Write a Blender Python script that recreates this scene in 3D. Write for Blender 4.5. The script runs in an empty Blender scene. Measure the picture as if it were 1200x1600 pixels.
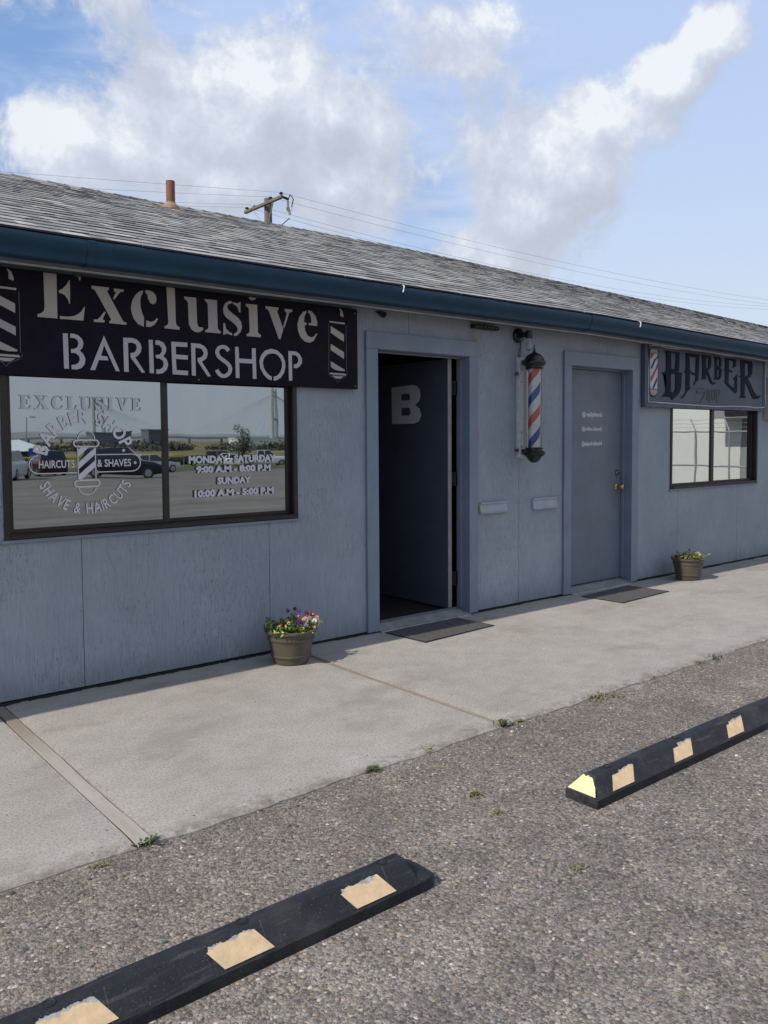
import bpy, bmesh, math, random
from mathutils import Vector, Matrix, noise as mnoise
random.seed(7)
S = bpy.context.scene
COL = S.collection
R = math.radians
PI = math.pi

# ------------------------------------------------------------------ helpers
class MB:
    """collects shapes into one mesh"""
    def __init__(self):
        self.v = []; self.f = []; self.tone = []
    def add(self, vs, fs, tone=None):
        b = len(self.v)
        self.v += [tuple(p) for p in vs]
        for f in fs:
            self.f.append([i + b for i in f]); self.tone.append(tone if tone is not None else 0.5)
        return self
    def box(self, x0, x1, y0, y1, z0, z1, tone=None):
        return self.add([(x0,y0,z0),(x1,y0,z0),(x1,y1,z0),(x0,y1,z0),(x0,y0,z1),(x1,y0,z1),(x1,y1,z1),(x0,y1,z1)],
            [(0,3,2,1),(4,5,6,7),(0,1,5,4),(1,2,6,5),(2,3,7,6),(3,0,4,7)], tone)
    def hexa(self, p, tone=None):      # 8 points: bottom ring then top ring
        return self.add(p, [(0,3,2,1),(4,5,6,7),(0,1,5,4),(1,2,6,5),(2,3,7,6),(3,0,4,7)], tone)
    def prism(self, poly, x0, x1, n=1, wob=None, ends=True):   # poly of (y,z) swept along x
        m = len(poly); rings = []
        for k in range(n + 1):
            x = x0 + (x1 - x0) * k / n
            d = wob(x) if wob else (0, 0)
            rings.append([(x, y + d[0], z + d[1]) for y, z in poly])
        vs = [p for r in rings for p in r]; fs = []
        for k in range(n):
            for i in range(m):
                j = (i + 1) % m
                fs.append((k*m+i, k*m+j, (k+1)*m+j, (k+1)*m+i))
        if ends:
            fs.append(tuple(range(m))); fs.append(tuple(n*m + i for i in reversed(range(m))))
        return self.add(vs, fs)
    def lathe(self, prof, cx, cy, cz=0.0, seg=32, cap=True):   # prof: (r, z)
        vs = []; fs = []; m = len(prof)
        for i in range(seg):
            a = 2*PI*i/seg
            for r, z in prof: vs.append((cx + r*math.cos(a), cy + r*math.sin(a), cz + z))
        for i in range(seg):
            j = (i+1) % seg
            for k in range(m-1):
                fs.append((i*m+k, j*m+k, j*m+k+1, i*m+k+1))
        if cap:
            if prof[0][0] > 1e-4: fs.append(tuple(i*m for i in reversed(range(seg))))
            if prof[-1][0] > 1e-4: fs.append(tuple(i*m+m-1 for i in range(seg)))
        return self.add(vs, fs)
    def tube(self, pts, r, seg=8, closed=False):
        P = [Vector(p) for p in pts]; n = len(P); vs = []; fs = []
        up = Vector((0.013, 0.021, 1))
        for i in range(n):
            a = P[(i-1) % n] if (closed or i > 0) else P[i]
            b = P[(i+1) % n] if (closed or i < n-1) else P[i]
            t = (b - a).normalized()
            u = up.cross(t)
            if u.length < .05: u = Vector((1, 0, 0)).cross(t)
            u.normalize(); w = t.cross(u)
            rr = r[i] if isinstance(r, (list, tuple)) else r
            for k in range(seg):
                q = 2*PI*k/seg
                vs.append(P[i] + (u*math.cos(q) + w*math.sin(q))*rr)
        for i in range(n if closed else n-1):
            j = (i+1) % n
            for k in range(seg):
                l = (k+1) % seg
                fs.append((i*seg+k, i*seg+l, j*seg+l, j*seg+k))
        if not closed:
            fs.append(tuple(reversed(range(seg)))); fs.append(tuple((n-1)*seg+k for k in range(seg)))
        return self.add(vs, fs)
    def mesh(self, name, bevel=0, seg=1, smooth=False, merge=False, tones=False):
        me = bpy.data.meshes.new(name)
        me.from_pydata(self.v, [], self.f)
        if tones:
            at = me.attributes.new('tone', 'FLOAT', 'FACE')
            at.data.foreach_set('value', self.tone)
        bm = bmesh.new(); bm.from_mesh(me)
        if merge: bmesh.ops.remove_doubles(bm, verts=bm.verts, dist=1e-5)
        if not tones: bmesh.ops.recalc_face_normals(bm, faces=bm.faces)
        if bevel:
            es = [e for e in bm.edges if len(e.link_faces) == 2 and e.calc_face_angle(0) > R(25)]
            bmesh.ops.bevel(bm, geom=es, offset=bevel, segments=seg, affect='EDGES', profile=.5, clamp_overlap=True)
        if smooth:
            for f in bm.faces: f.smooth = True
            for e in bm.edges:
                if len(e.link_faces) == 2 and e.calc_face_angle(0) > R(40): e.smooth = False
        bm.to_mesh(me); bm.free()
        return me
    def build(self, name, mat, parent=None, bevel=0, seg=1, smooth=False, merge=False, tones=False):
        return link(name, self.mesh(name, bevel, seg, smooth, merge, tones), mat, parent)

def link(name, me, mat, parent=None):
    o = bpy.data.objects.new(name, me); COL.objects.link(o)
    if mat:
        me.materials.clear(); me.materials.append(mat)
    if parent is not None:
        o.parent = parent
        if parent.type == 'EMPTY' and not parent.get('_local'):
            o.matrix_parent_inverse = Matrix.Translation(parent.location).inverted()
    return o

def tag(o, label=None, cat=None, group=None, kind=None):
    if label: o['label'] = label
    if cat: o['category'] = cat
    if group: o['group'] = group
    if kind: o['kind'] = kind
    return o

LOCAL = set()
def thing(name, label, cat, loc=(0,0,0), group=None, local=False, rz=0):
    o = bpy.data.objects.new(name, None); COL.objects.link(o)
    o.location = loc; o.empty_display_size = .1
    if local: o['_local'] = 1; o.rotation_euler = (0, 0, rz)
    tag(o, label, cat, group)
    return o

def copy_tree(o, parent=None):
    c = o.copy(); COL.objects.link(c)
    if parent is not None: c.parent = parent
    for ch in [x for x in COL.objects if x.parent == o]: copy_tree(ch, c)
    return c

def from_curve(cu):
    o = bpy.data.objects.new('tmp', cu); COL.objects.link(o)
    dg = bpy.context.evaluated_depsgraph_get(); dg.update()
    me = bpy.data.meshes.new_from_object(o.evaluated_get(dg))
    bpy.data.objects.remove(o); bpy.data.curves.remove(cu)
    return me

def flat_mesh(polys, y, thick):
    """polys in (x, z) on a wall plane facing -y; even-odd filled, thick proud of y"""
    cu = bpy.data.curves.new('c', 'CURVE'); cu.dimensions = '2D'; cu.fill_mode = 'BOTH'; cu.extrude = thick/2
    for p in polys:
        s = cu.splines.new('POLY'); s.points.add(len(p)-1)
        for q, (a, b) in zip(s.points, p): q.co = (a, b, 0, 1)
        s.use_cyclic_u = True
    me = from_curve(cu)
    for v in me.vertices: v.co = Vector((v.co.x, y - v.co.z, v.co.y))
    return me

def text_raw(s, bold=0.0, ext=.5):
    cu = bpy.data.curves.new('t', 'FONT'); cu.body = s; cu.size = 1; cu.extrude = ext
    cu.offset = bold; cu.resolution_u = 3
    return from_curve(cu)

def text_fit(s, x0, x1, z0, z1, y, thick, bold=0.0):
    me = text_raw(s, bold)
    xs = [v.co.x for v in me.vertices]; ys = [v.co.y for v in me.vertices]
    a, b, c, d = min(xs), max(xs), min(ys), max(ys)
    for v in me.vertices:
        v.co = Vector((x0 + (v.co.x-a)/(b-a)*(x1-x0), y - v.co.z*thick, z0 + (v.co.y-c)/(d-c)*(z1-z0)))
    return me

def join_meshes(mes, name):
    bm = bmesh.new()
    for m in mes: bm.from_mesh(m)
    me = bpy.data.meshes.new(name); bm.to_mesh(me); bm.free()
    for m in mes: bpy.data.meshes.remove(m)
    return me

# ------------------------------------------------------------------ node helpers
class NT:
    def __init__(self, tree): self.t = tree; self.n = tree.nodes; self.l = tree.links
    def node(self, typ, **kw):
        nd = self.n.new(typ)
        for k, v in kw.items():
            if k.startswith('i_'): self.set(nd.inputs[k[2:].replace('_', ' ')], v)
            else: setattr(nd, k, v)
        return nd
    def set(self, sock, v):
        if isinstance(v, bpy.types.NodeSocket): self.l.new(v, sock)
        else: sock.default_value = v
    def math(self, op, a, b=None, c=None, clamp=False):
        nd = self.n.new('ShaderNodeMath'); nd.operation = op; nd.use_clamp = clamp
        for i, v in enumerate((a, b, c)):
            if v is not None: self.set(nd.inputs[i], v)
        return nd.outputs[0]
    def vmath(self, op, a, b=None, scale=None):
        nd = self.n.new('ShaderNodeVectorMath'); nd.operation = op
        self.set(nd.inputs[0], a)
        if b is not None: self.set(nd.inputs[1], b)
        if scale is not None: self.set(nd.inputs['Scale'], scale)
        return nd.outputs['Value'] if op in ('DOT_PRODUCT', 'LENGTH', 'DISTANCE') else nd.outputs[0]
    def noise(self, vec, scale, detail=4, rough=.55, dist=0.0, out=0):
        nd = self.node('ShaderNodeTexNoise')
        self.set(nd.inputs['Vector'], vec); nd.inputs['Scale'].default_value = scale
        nd.inputs['Detail'].default_value = detail; nd.inputs['Roughness'].default_value = rough
        nd.inputs['Distortion'].default_value = dist
        return nd.outputs[out]
    def voro(self, vec, scale, feature='F1', rnd=1.0):
        nd = self.node('ShaderNodeTexVoronoi'); nd.feature = feature
        self.set(nd.inputs['Vector'], vec); nd.inputs['Scale'].default_value = scale
        nd.inputs['Randomness'].default_value = rnd
        return nd
    def ramp(self, fac, stops, interp='LINEAR'):
        nd = self.node('ShaderNodeValToRGB'); cr = nd.color_ramp; cr.interpolation = interp
        while len(cr.elements) < len(stops): cr.elements.new(.5)
        for e, (p, c) in zip(cr.elements, stops):
            e.position = p; e.color = tuple(c) + (1,) if isinstance(c, (tuple, list)) else (c, c, c, 1)
        self.set(nd.inputs[0], fac); return nd.outputs[0]
    def mix(self, fac, a, b, mode='MIX'):
        nd = self.node('ShaderNodeMix'); nd.data_type = 'RGBA'; nd.blend_type = mode
        self.set(nd.inputs[0], fac); self.set(nd.inputs[6], col(a)); self.set(nd.inputs[7], col(b))
        return nd.outputs[2]
    def smooth(self, v, a, b, lo=0., hi=1.):
        nd = self.node('ShaderNodeMapRange'); nd.interpolation_type = 'SMOOTHSTEP'
        self.set(nd.inputs[0], v)
        for i, q in enumerate((a, b, lo, hi)): self.set(nd.inputs[i+1], q)
        return nd.outputs[0]
    def mapping(self, vec, scale=(1,1,1), loc=(0,0,0), rot=(0,0,0)):
        nd = self.node('ShaderNodeMapping'); self.set(nd.inputs['Vector'], vec)
        nd.inputs['Scale'].default_value = scale; nd.inputs['Location'].default_value = loc; nd.inputs['Rotation'].default_value = rot
        return nd.outputs[0]
    def bump(self, h, strength=.4, dist=.01, normal=None):
        nd = self.node('ShaderNodeBump'); nd.inputs['Strength'].default_value = strength
        nd.inputs['Distance'].default_value = dist; self.set(nd.inputs['Height'], h)
        if normal is not None: self.set(nd.inputs['Normal'], normal)
        return nd.outputs[0]
    def obj(self): return self.node('ShaderNodeTexCoord').outputs['Object']
    def geo(self, k='Position'): return self.node('ShaderNodeNewGeometry').outputs[k]

def col(c):
    if isinstance(c, (tuple, list)) and len(c) == 3: return tuple(c) + (1,)
    return c

def mat(name, base=(.5,.5,.5), rough=.6, metal=0., spec=.5, fn=None, **kw):
    m = bpy.data.materials.new(name); m.use_nodes = True
    t = NT(m.node_tree); p = m.node_tree.nodes['Principled BSDF']
    p.inputs['Base Color'].default_value = col(base); p.inputs['Roughness'].default_value = rough
    p.inputs['Metallic'].default_value = metal; p.inputs['Specular IOR Level'].default_value = spec
    for k, v in kw.items(): p.inputs[k.replace('_', ' ')].default_value = v
    if fn:
        fn(t, p)
    return m

def mottled(base, amt=.25, scale=6, rough=.6, bump=.0, bscale=60, **kw):
    """plain painted/plastic surface with slight wear so nothing is uniform"""
    def fn(t, p):
        o = t.obj()
        n = t.noise(o, scale, 6, .6)
        d = tuple(x*(1-amt) for x in base); u = tuple(min(1, x*(1+amt)) for x in base)
        t.set(p.inputs['Base Color'], t.ramp(n, [(.3, d), (.7, u)]))
        r = t.math('MULTIPLY_ADD', t.noise(o, scale*2.3, 4), .3, rough-.15)
        t.set(p.inputs['Roughness'], r)
        if bump: t.set(p.inputs['Normal'], t.bump(t.noise(o, bscale, 3), bump, .004))
    return fn
def pm(name, base, rough=.6, amt=.2, scale=6, bump=.0, bscale=60, metal=0., spec=.5):
    return mat(name, base, rough, metal, spec, fn=mottled(base, amt, scale, rough, bump, bscale))

# ------------------------------------------------------------------ materials
def f_wall(t, p):
    o = t.obj()
    big = t.noise(o, 1.1, 4, .6)
    grain = t.noise(t.mapping(o, (105, 40, 5.5)), 1.0, 6, .7)
    fine = t.noise(t.mapping(o, (210, 90, 13)), 1.0, 4, .7)
    patch = t.noise(t.mapping(o, (2.2, 1, 1.4)), 1.0, 3, .5)
    cracks = t.noise(t.mapping(o, (190, 60, 30), (3.1, 0, 1.7)), 1.0, 3, .6)
    cmask = t.smooth(cracks, .62, .70)
    cmask = t.math('MULTIPLY', cmask, t.smooth(patch, .40, .66))
    hz = t.noise(t.mapping(o, (9, 3, 210), (0, 0, 5.3)), 1.0, 3, .6)
    hmask = t.math('MULTIPLY', t.smooth(hz, .72, .76), t.smooth(t.noise(t.mapping(o, (1.6, 1, 1.9), (7, 0, 2)), 1., 2), .5, .62))
    knots = t.voro(t.mapping(o, (5.5, 1, 4.2), (.3, 0, .8)), 1.0)
    kn = t.math('SUBTRACT', 1., t.smooth(knots.outputs['Distance'], .02, .055))
    c = t.ramp(big, [(.3, (.282, .321, .380)), (.7, (.352, .390, .446))])
    zone = t.math('ADD', .35, t.math('MULTIPLY', t.smooth(patch, .35, .65), .65))
    c = t.mix(t.math('MULTIPLY', t.math('MULTIPLY', t.smooth(fine, .50, .64), .50), zone), c, (.15, .168, .205))
    c = t.mix(t.math('MULTIPLY', t.smooth(grain, .51, .66), .40), c, (.17, .19, .23))
    c = t.mix(t.math('MULTIPLY', t.smooth(grain, .47, .28), .3), c, (.45, .48, .54))
    dark = t.math('MAXIMUM', cmask, hmask)
    c = t.mix(t.math('MULTIPLY', dark, .55), c, (.06, .067, .085))
    c = t.mix(t.math('MULTIPLY', kn, .12), c, (.05, .055, .07))
    pat = t.smooth(t.noise(t.mapping(o, (3.2, 1, 1.8), (11, 0, 4)), 1., 6, .65), .40, .64)
    c = t.mix(t.math('MULTIPLY', pat, .22), c, (.20, .225, .275))
    rub = t.smooth(t.noise(t.mapping(o, (1.5, 1, .8), (2, 0, 9)), 1., 5, .6), .52, .68)
    c = t.mix(t.math('MULTIPLY', rub, .25), c, (.43, .455, .50))
    # grime splashed along the foot of the wall
    z = t.node('ShaderNodeSeparateXYZ', i_Vector=o).outputs[2]
    gr = t.math('MULTIPLY', t.smooth(z, .22, .0), t.noise(t.mapping(o, (14, 1, 5)), 1., 4))
    c = t.mix(t.math('MULTIPLY', gr, .6), c, (.12, .118, .115))
    X_ = t.node('ShaderNodeSeparateXYZ', i_Vector=o).outputs[0]
    def near(v, per, ph):
        return t.math('MULTIPLY', t.math('ABSOLUTE', t.math('SUBTRACT', t.math('FRACT', t.math('ADD', t.math('DIVIDE', v, per), ph)), .5)), per)
    nd = t.math('SQRT', t.math('ADD', t.math('POWER', near(X_, .4043, .479+.03), 2.), t.math('POWER', near(z, .203, .3), 2.)))
    nk = t.math('MULTIPLY', t.math('SUBTRACT', 1., t.smooth(nd, .0025, .0055)), t.smooth(t.noise(t.mapping(o, (2.5, 1, 5)), 1., 1), .42, .52))
    c = t.mix(t.math('MULTIPLY', nk, .6), c, (.07, .075, .09))
    dr = t.math('MULTIPLY', t.smooth(t.noise(t.mapping(o, (38, 1, .9), (5, 0, 2)), 1., 3), .62, .72), t.smooth(t.noise(t.mapping(o, (1.1, 1, 1.3), (1, 0, 6)), 1., 3), .5, .62))
    c = t.mix(t.math('MULTIPLY', dr, .28), c, (.13, .14, .17))
    t.set(p.inputs['Base Color'], c)
    h = t.math('ADD', t.math('MULTIPLY', grain, .55), t.math('MULTIPLY', fine, .45))
    h = t.math('SUBTRACT', h, t.math('MULTIPLY', dark, .9))
    t.set(p.inputs['Normal'], t.bump(h, .9, .010))
M = {}
M['wall'] = mat('wall_paint', rough=.62, spec=.35, fn=f_wall)
def f_trim(base):
    def fn(t, p):
        o = t.obj()
        n = t.noise(o, 3.5, 5, .6); g = t.noise(t.mapping(o, (40, 40, 5)), 1., 4)
        sc = t.smooth(t.noise(o, 55, 3, .7), .7, .74)
        c = t.ramp(n, [(.3, tuple(x*.86 for x in base)), (.7, tuple(x*1.1 for x in base))])
        c = t.mix(t.math('MULTIPLY', sc, .35), c, tuple(x*.35 for x in base))
        t.set(p.inputs['Base Color'], c)
        t.set(p.inputs['Normal'], t.bump(g, .18, .003))
    return fn
M['trim'] = mat('trim_paint', rough=.5, spec=.4, fn=f_trim((.20, .235, .30)))
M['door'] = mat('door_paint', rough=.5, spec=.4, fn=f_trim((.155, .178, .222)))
M['gutter'] = mat('gutter_paint', rough=.5, spec=.25, fn=f_trim((.014, .048, .086)))
M['door_shaded'] = mat('shaded_door_paint', rough=.6, spec=.3, fn=f_trim((.075, .09, .125)))  # door colour darkened to carry the shade inside the doorway
M['soffit'] = pm('soffit_paint', (.16, .18, .21), .7, .2, 5, .2)
M['light_edge'] = pm('drip_edge_metal', (.45, .46, .48), .5, .2, 9)
M['mail'] = pm('mail_slot_paint', (.335, .36, .415), .5, .12, 12)
def f_shingle(t, p):
    o = t.obj()
    at = t.node('ShaderNodeAttribute'); at.attribute_name = 'tone'
    tone = at.outputs['Fac']
    gran = t.noise(o, 420, 2, .7); mid = t.noise(o, 24, 4, .6); big = t.noise(o, .7, 3)
    v = t.math('ADD', tone, t.math('MULTIPLY', t.math('SUBTRACT', mid, .5), .22))
    v = t.math('ADD', v, t.math('MULTIPLY', t.math('SUBTRACT', big, .5), .22))
    v = t.math('ADD', v, t.math('MULTIPLY', t.math('SUBTRACT', gran, .5), .5))
    t.set(p.inputs['Base Color'], t.ramp(v, [(.1, (.06, .06, .062)), (.4, (.17, .17, .17)), (.62, (.36, .355, .345)), (.9, (.66, .65, .63))]))
    t.set(p.inputs['Normal'], t.bump(gran, .5, .003))
M['shingle'] = mat('asphalt_shingle', rough=.9, spec=.2, fn=f_shingle)
def f_conc(t, p):
    o = t.obj()
    big = t.noise(o, .9, 5, .6); mid = t.noise(o, 7, 5, .65); fine = t.noise(o, 88, 4, .85); sand = t.noise(o, 150, 3, .85)
    v = t.math('ADD', t.math('MULTIPLY', big, .55), t.math('MULTIPLY', mid, .45))
    c = t.ramp(v, [(.32, (.29, .266, .24)), (.5, (.36, .335, .305)), (.68, (.42, .394, .363))])
    sp = t.smooth(fine, .50, .59)
    c = t.mix(t.math('MULTIPLY', sp, .58), c, (.15, .138, .126))
    c = t.mix(t.math('MULTIPLY', t.smooth(sand, .53, .64), .5), c, (.64, .61, .57))
    st = t.smooth(t.noise(t.mapping(o, (1.3, 2.2, 1), (4, 2, 0)), 1., 7, .7), .50, .66)
    c = t.mix(t.math('MULTIPLY', st, .42), c, (.20, .178, .152))
    # scattered pits and pale scuffs
    pit = t.voro(o, 5.5); pm_ = t.math('SUBTRACT', 1., t.smooth(pit.outputs['Distance'], .012, .03))
    c = t.mix(t.math('MULTIPLY', pm_, .6), c, (.10, .095, .085))
    sc = t.smooth(t.noise(t.mapping(o, (5, 34, 1), (1, 3, 0), (0, 0, .5)), 1., 4), .66, .74)
    c = t.mix(t.math('MULTIPLY', sc, .4), c, (.62, .60, .56))
    # weathered rim along the front edge
    y = t.node('ShaderNodeSeparateXYZ', i_Vector=o).outputs[1]
    e = t.math('MULTIPLY', t.smooth(t.math('ADD', y, t.math('MULTIPLY', t.math('SUBTRACT', t.noise(o, 9, 5), .5), .22)), -1.82, -1.93), t.smooth(t.noise(o, 24, 4), .3, .6))
    c = t.mix(t.math('MULTIPLY', e, .7), c, (.15, .132, .11))
    t.set(p.inputs['Base Color'], c)
    h = t.math('ADD', t.math('MULTIPLY', fine, .5), t.math('MULTIPLY', mid, .6))
    t.set(p.inputs['Normal'], t.bump(h, .45, .004))
M['concrete'] = mat('weathered_concrete', rough=.88, spec=.25, fn=f_conc)
def f_asph(t, p):
    o = t.obj()
    wn = t.noise(o, 30, 2, .5, out=1)
    ow = t.vmath('ADD', o, t.vmath('SCALE', wn, scale=.006))
    v = t.voro(ow, 104); cellv = t.node('ShaderNodeSeparateColor', i_Color=v.outputs['Color'])
    v2 = t.voro(ow, 210)
    cell2 = t.node('ShaderNodeSeparateColor', i_Color=v2.outputs['Color'])
    big = t.noise(o, .55, 4, .6); mid = t.noise(o, 4.5, 5, .65)
    tone = t.ramp(cellv.outputs[0], [(0., (.058, .053, .051)), (.3, (.108, .100, .094)), (.62, (.165, .154, .145)), (.90, (.215, .198, .182)), (.975, (.27, .245, .215)), (1., (.42, .39, .35))])
    warm = t.smooth(cellv.outputs[1], .80, .93)
    tone = t.mix(t.math('MULTIPLY', warm, .45), tone, (.27, .20, .125))
    small = t.ramp(cell2.outputs[0], [(0., (.05, .047, .045)), (.5, (.13, .12, .113)), (1., (.23, .215, .20))])
    pick = t.smooth(cellv.outputs[2], .42, .5)
    c = t.mix(pick, small, tone)
    gap = t.smooth(v.outputs['Distance'], .35, .75)
    c = t.mix(t.math('MULTIPLY', gap, .28), c, (.06, .055, .05))
    far = t.ramp(big, [(.32, .84), (.68, 1.14)])
    c = t.mix(1., c, far, 'MULTIPLY')
    c = t.mix(1., c, t.ramp(mid, [(.32, .82), (.68, 1.17)]), 'MULTIPLY')
    c = t.mix(1., c, (1.50, 1.44, 1.37), 'MULTIPLY')
    # dusty dirt close to the pavement edge
    y = t.node('ShaderNodeSeparateXYZ', i_Vector=o).outputs[1]
    d = t.math('MULTIPLY', t.smooth(y, -2.5, -1.95), t.smooth(t.noise(o, 8, 4), .4, .7))
    c = t.mix(t.math('MULTIPLY', d, .4), c, (.14, .12, .095))
    # oil drips, worn streaks and tar seams
    oil = t.smooth(t.noise(t.mapping(o, (1, 1, 1), (9, 4, 0)), 1.9, 5, .6), .56, .66)
    c = t.mix(t.math('MULTIPLY', oil, .2), c, (.05, .047, .045))
    t.set(p.inputs['Base Color'], c)
    h = t.math('ADD', t.math('MULTIPLY', t.math('SUBTRACT', 1., v.outputs['Distance']), .7), t.math('MULTIPLY', t.math('SUBTRACT', 1., v2.outputs['Distance']), .4))
    t.set(p.inputs['Normal'], t.bump(h, .75, .006))
M['asphalt'] = mat('aggregate_asphalt', rough=.85, spec=.3, fn=f_asph)
def f_lot(t, p):
    o = t.obj()
    n = t.noise(o, .5, 5, .6); s = t.noise(t.mapping(o, (.06, 1.1, 1)), 1., 4)
    c = t.ramp(t.math('ADD', t.math('MULTIPLY', n, .5), t.math('MULTIPLY', s, .5)), [(.35, (.15, .143, .13)), (.65, (.235, .22, .20))])
    t.set(p.inputs['Base Color'], c)
M['lot'] = mat('far_asphalt', rough=.9, spec=.2, fn=f_lot)
def f_field(t, p):
    o = t.obj()
    n = t.noise(t.mapping(o, (.03, .05, 1)), 1., 6, .6)
    t.set(p.inputs['Base Color'], t.ramp(n, [(.35, (.10, .13, .045)), (.52, (.22, .19, .10)), (.7, (.34, .28, .17))]))
M['field'] = mat('dry_field', rough=.95, spec=.1, fn=f_field)
def f_rub(t, p):
    o = t.obj()
    n = t.noise(o, 9, 5, .6); s = t.smooth(t.noise(o, 190, 3, .8), .60, .68)
    sc = t.smooth(t.noise(t.mapping(o, (5, 60, 60)), 1., 5), .58, .70)
    du = t.smooth(t.noise(o, 5, 6, .7), .48, .68)
    c = t.ramp(n, [(.3, (.009, .0105, .014)), (.7, (.022, .024, .030))])
    c = t.mix(t.math('MULTIPLY', du, .22), c, (.11, .105, .10))
    c = t.mix(t.math('MULTIPLY', s, .55), c, (.17, .17, .17))
    c = t.mix(t.math('MULTIPLY', sc, .30), c, (.12, .12, .12))
    t.set(p.inputs['Base Color'], c)
    t.set(p.inputs['Normal'], t.bump(t.noise(o, 130, 3), .25, .003))
M['rubber'] = mat('black_rubber', rough=.62, spec=.4, fn=f_rub)
def f_paint(base, chip):
    def fn(t, p):
        o = t.obj()
        n = t.noise(o, 24, 5, .7); cr = t.smooth(t.noise(o, 75, 5, .75), .57, .63)
        c = t.ramp(n, [(.35, tuple(x*.80 for x in base)), (.65, base)])
        c = t.mix(t.math('MULTIPLY', cr, .38), c, chip)
        t.set(p.inputs['Base Color'], c); t.set(p.inputs['Normal'], t.bump(t.noise(o, 90, 3), .3, .002))
    return fn
M['stripe'] = mat('worn_stripe_paint', rough=.7, spec=.3, fn=f_paint((.80, .585, .36), (.5, .4, .3)))
M['stripe_pale'] = mat('pale_yellow_paint', rough=.7, spec=.3, fn=f_paint((.80, .72, .40), (.42, .40, .33)))
M['primer'] = pm('chipped_primer', (.40, .39, .38), .8, .3, 60)
M['sign'] = mat('black_sign_metal', rough=.62, spec=.14, fn=mottled((.0085, .006, .014), .3, 9, .62, .3, 300))
def f_letter(t, p):
    o = t.obj()
    n = t.noise(o, 2.2, 3)
    c = t.ramp(n, [(.38, (.36, .325, .355)), (.58, (.42, .375, .31))])
    t.set(p.inputs['Base Color'], c)
M['letter'] = mat('sign_letter', rough=.6, fn=f_letter)
M['letter2'] = pm('pale_sign_letter', (.46, .44, .475), .55, .08, 6)
M['emb_line'] = pm('emblem_outline', (.10, .095, .115), .6, .1, 9)
M['bronze'] = pm('bronze_aluminium', (.020, .015, .013), .42, .3, 14)
M['black'] = pm('black_iron', (.007, .007, .009), .3, .3, 14, .2, 90)
M['blackmat'] = pm('black_hardware', (.012, .012, .013), .7, .2, 10)
M['steel'] = pm('brushed_aluminium', (.27, .28, .29), .5, .25, 14, metal=.3)
M['white_metal'] = mat('chipped_white_metal', rough=.5, fn=f_paint((.62, .62, .65), (.12, .1, .09)))
M['brass'] = pm('worn_brass', (.55, .36, .11), .28, .3, 25, metal=1.)
M['nickel'] = pm('dull_nickel', (.22, .20, .19), .35, .3, 25, metal=1.)
def f_mirror(t, p):
    o = t.obj()
    n = t.noise(o, 1.6, 2, .4)
    dust = t.noise(t.mapping(o, (6, 1, 2.5)), 1., 5, .65)
    t.set(p.inputs['Base Color'], t.ramp(dust, [(.3, (.43, .455, .46)), (.75, (.48, .50, .50))]))
    t.set(p.inputs['Normal'], t.bump(n, .05, .02))
M['glass'] = mat('mirror_tint_glass', rough=.012, metal=1., fn=f_mirror)
M['vinyl'] = pm('white_vinyl', (.62, .61, .66), .6, .05, 9)
M['door_letter'] = pm('door_letter_film', (.62, .65, .72), .5, .06, 9)
M['edge_strip'] = pm('door_edge_metal', (.30, .29, .28), .5, .2, 9)
M['vinyl_dim'] = pm('frosted_vinyl', (.52, .55, .60), .6, .06, 9)
M['letter_shadow'] = pm('painted_letter_shadow', (.03, .035, .05), .5, .1, 9)
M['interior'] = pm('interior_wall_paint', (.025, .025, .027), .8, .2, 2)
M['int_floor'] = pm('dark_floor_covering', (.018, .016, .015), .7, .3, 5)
def f_pot(t, p):
    o = t.obj()
    g = t.noise(t.mapping(o, (60, 60, 6)), 1., 4); n = t.noise(o, 9, 4)
    t.set(p.inputs['Base Color'], t.ramp(n, [(.3, (.075, .063, .05)), (.7, (.118, .10, .08))]))
    t.set(p.inputs['Normal'], t.bump(g, .25, .003))
M['pot'] = mat('brown_plastic', rough=.48, spec=.4, fn=f_pot)
M['soil'] = pm('potting_soil', (.03, .022, .016), .95, .4, 60, .8, 120)
def f_leaf(base):
    def fn(t, p):
        oi = t.node('ShaderNodeNewGeometry').outputs['Random Per Island']
        c = t.ramp(oi, [(0., tuple(x*.5 for x in base)), (.6, base), (1., tuple(min(1, x*1.6) for x in base))])
        t.set(p.inputs['Base Color'], c)
    return fn
M['leaf'] = mat('pansy_leaf', rough=.5, fn=f_leaf((.095, .15, .03)))
M['leaf_yellow'] = mat('wilting_leaf', rough=.6, fn=f_leaf((.36, .36, .09)))
M['weed'] = mat('weed_leaf', rough=.6, fn=f_leaf((.06, .09, .025)))
M['weed_dry'] = mat('dry_weed_leaf', rough=.7, fn=f_leaf((.19, .18, .06)))
M['petal_purple'] = pm('purple_petal', (.10, .02, .20), .6, .3, 80)
M['petal_lilac'] = pm('lilac_petal', (.60, .42, .66), .6, .2, 80)
M['petal_red'] = pm('wine_red_petal', (.24, .035, .05), .6, .3, 80)
M['petal_peach'] = pm('peach_petal', (.66, .42, .20), .6, .25, 80)
M['petal_white'] = pm('white_petal', (.72, .66, .66), .6, .15, 80)
M['petal_eye'] = pm('dark_petal_blotch', (.03, .008, .045), .6, .2, 80)
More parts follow.
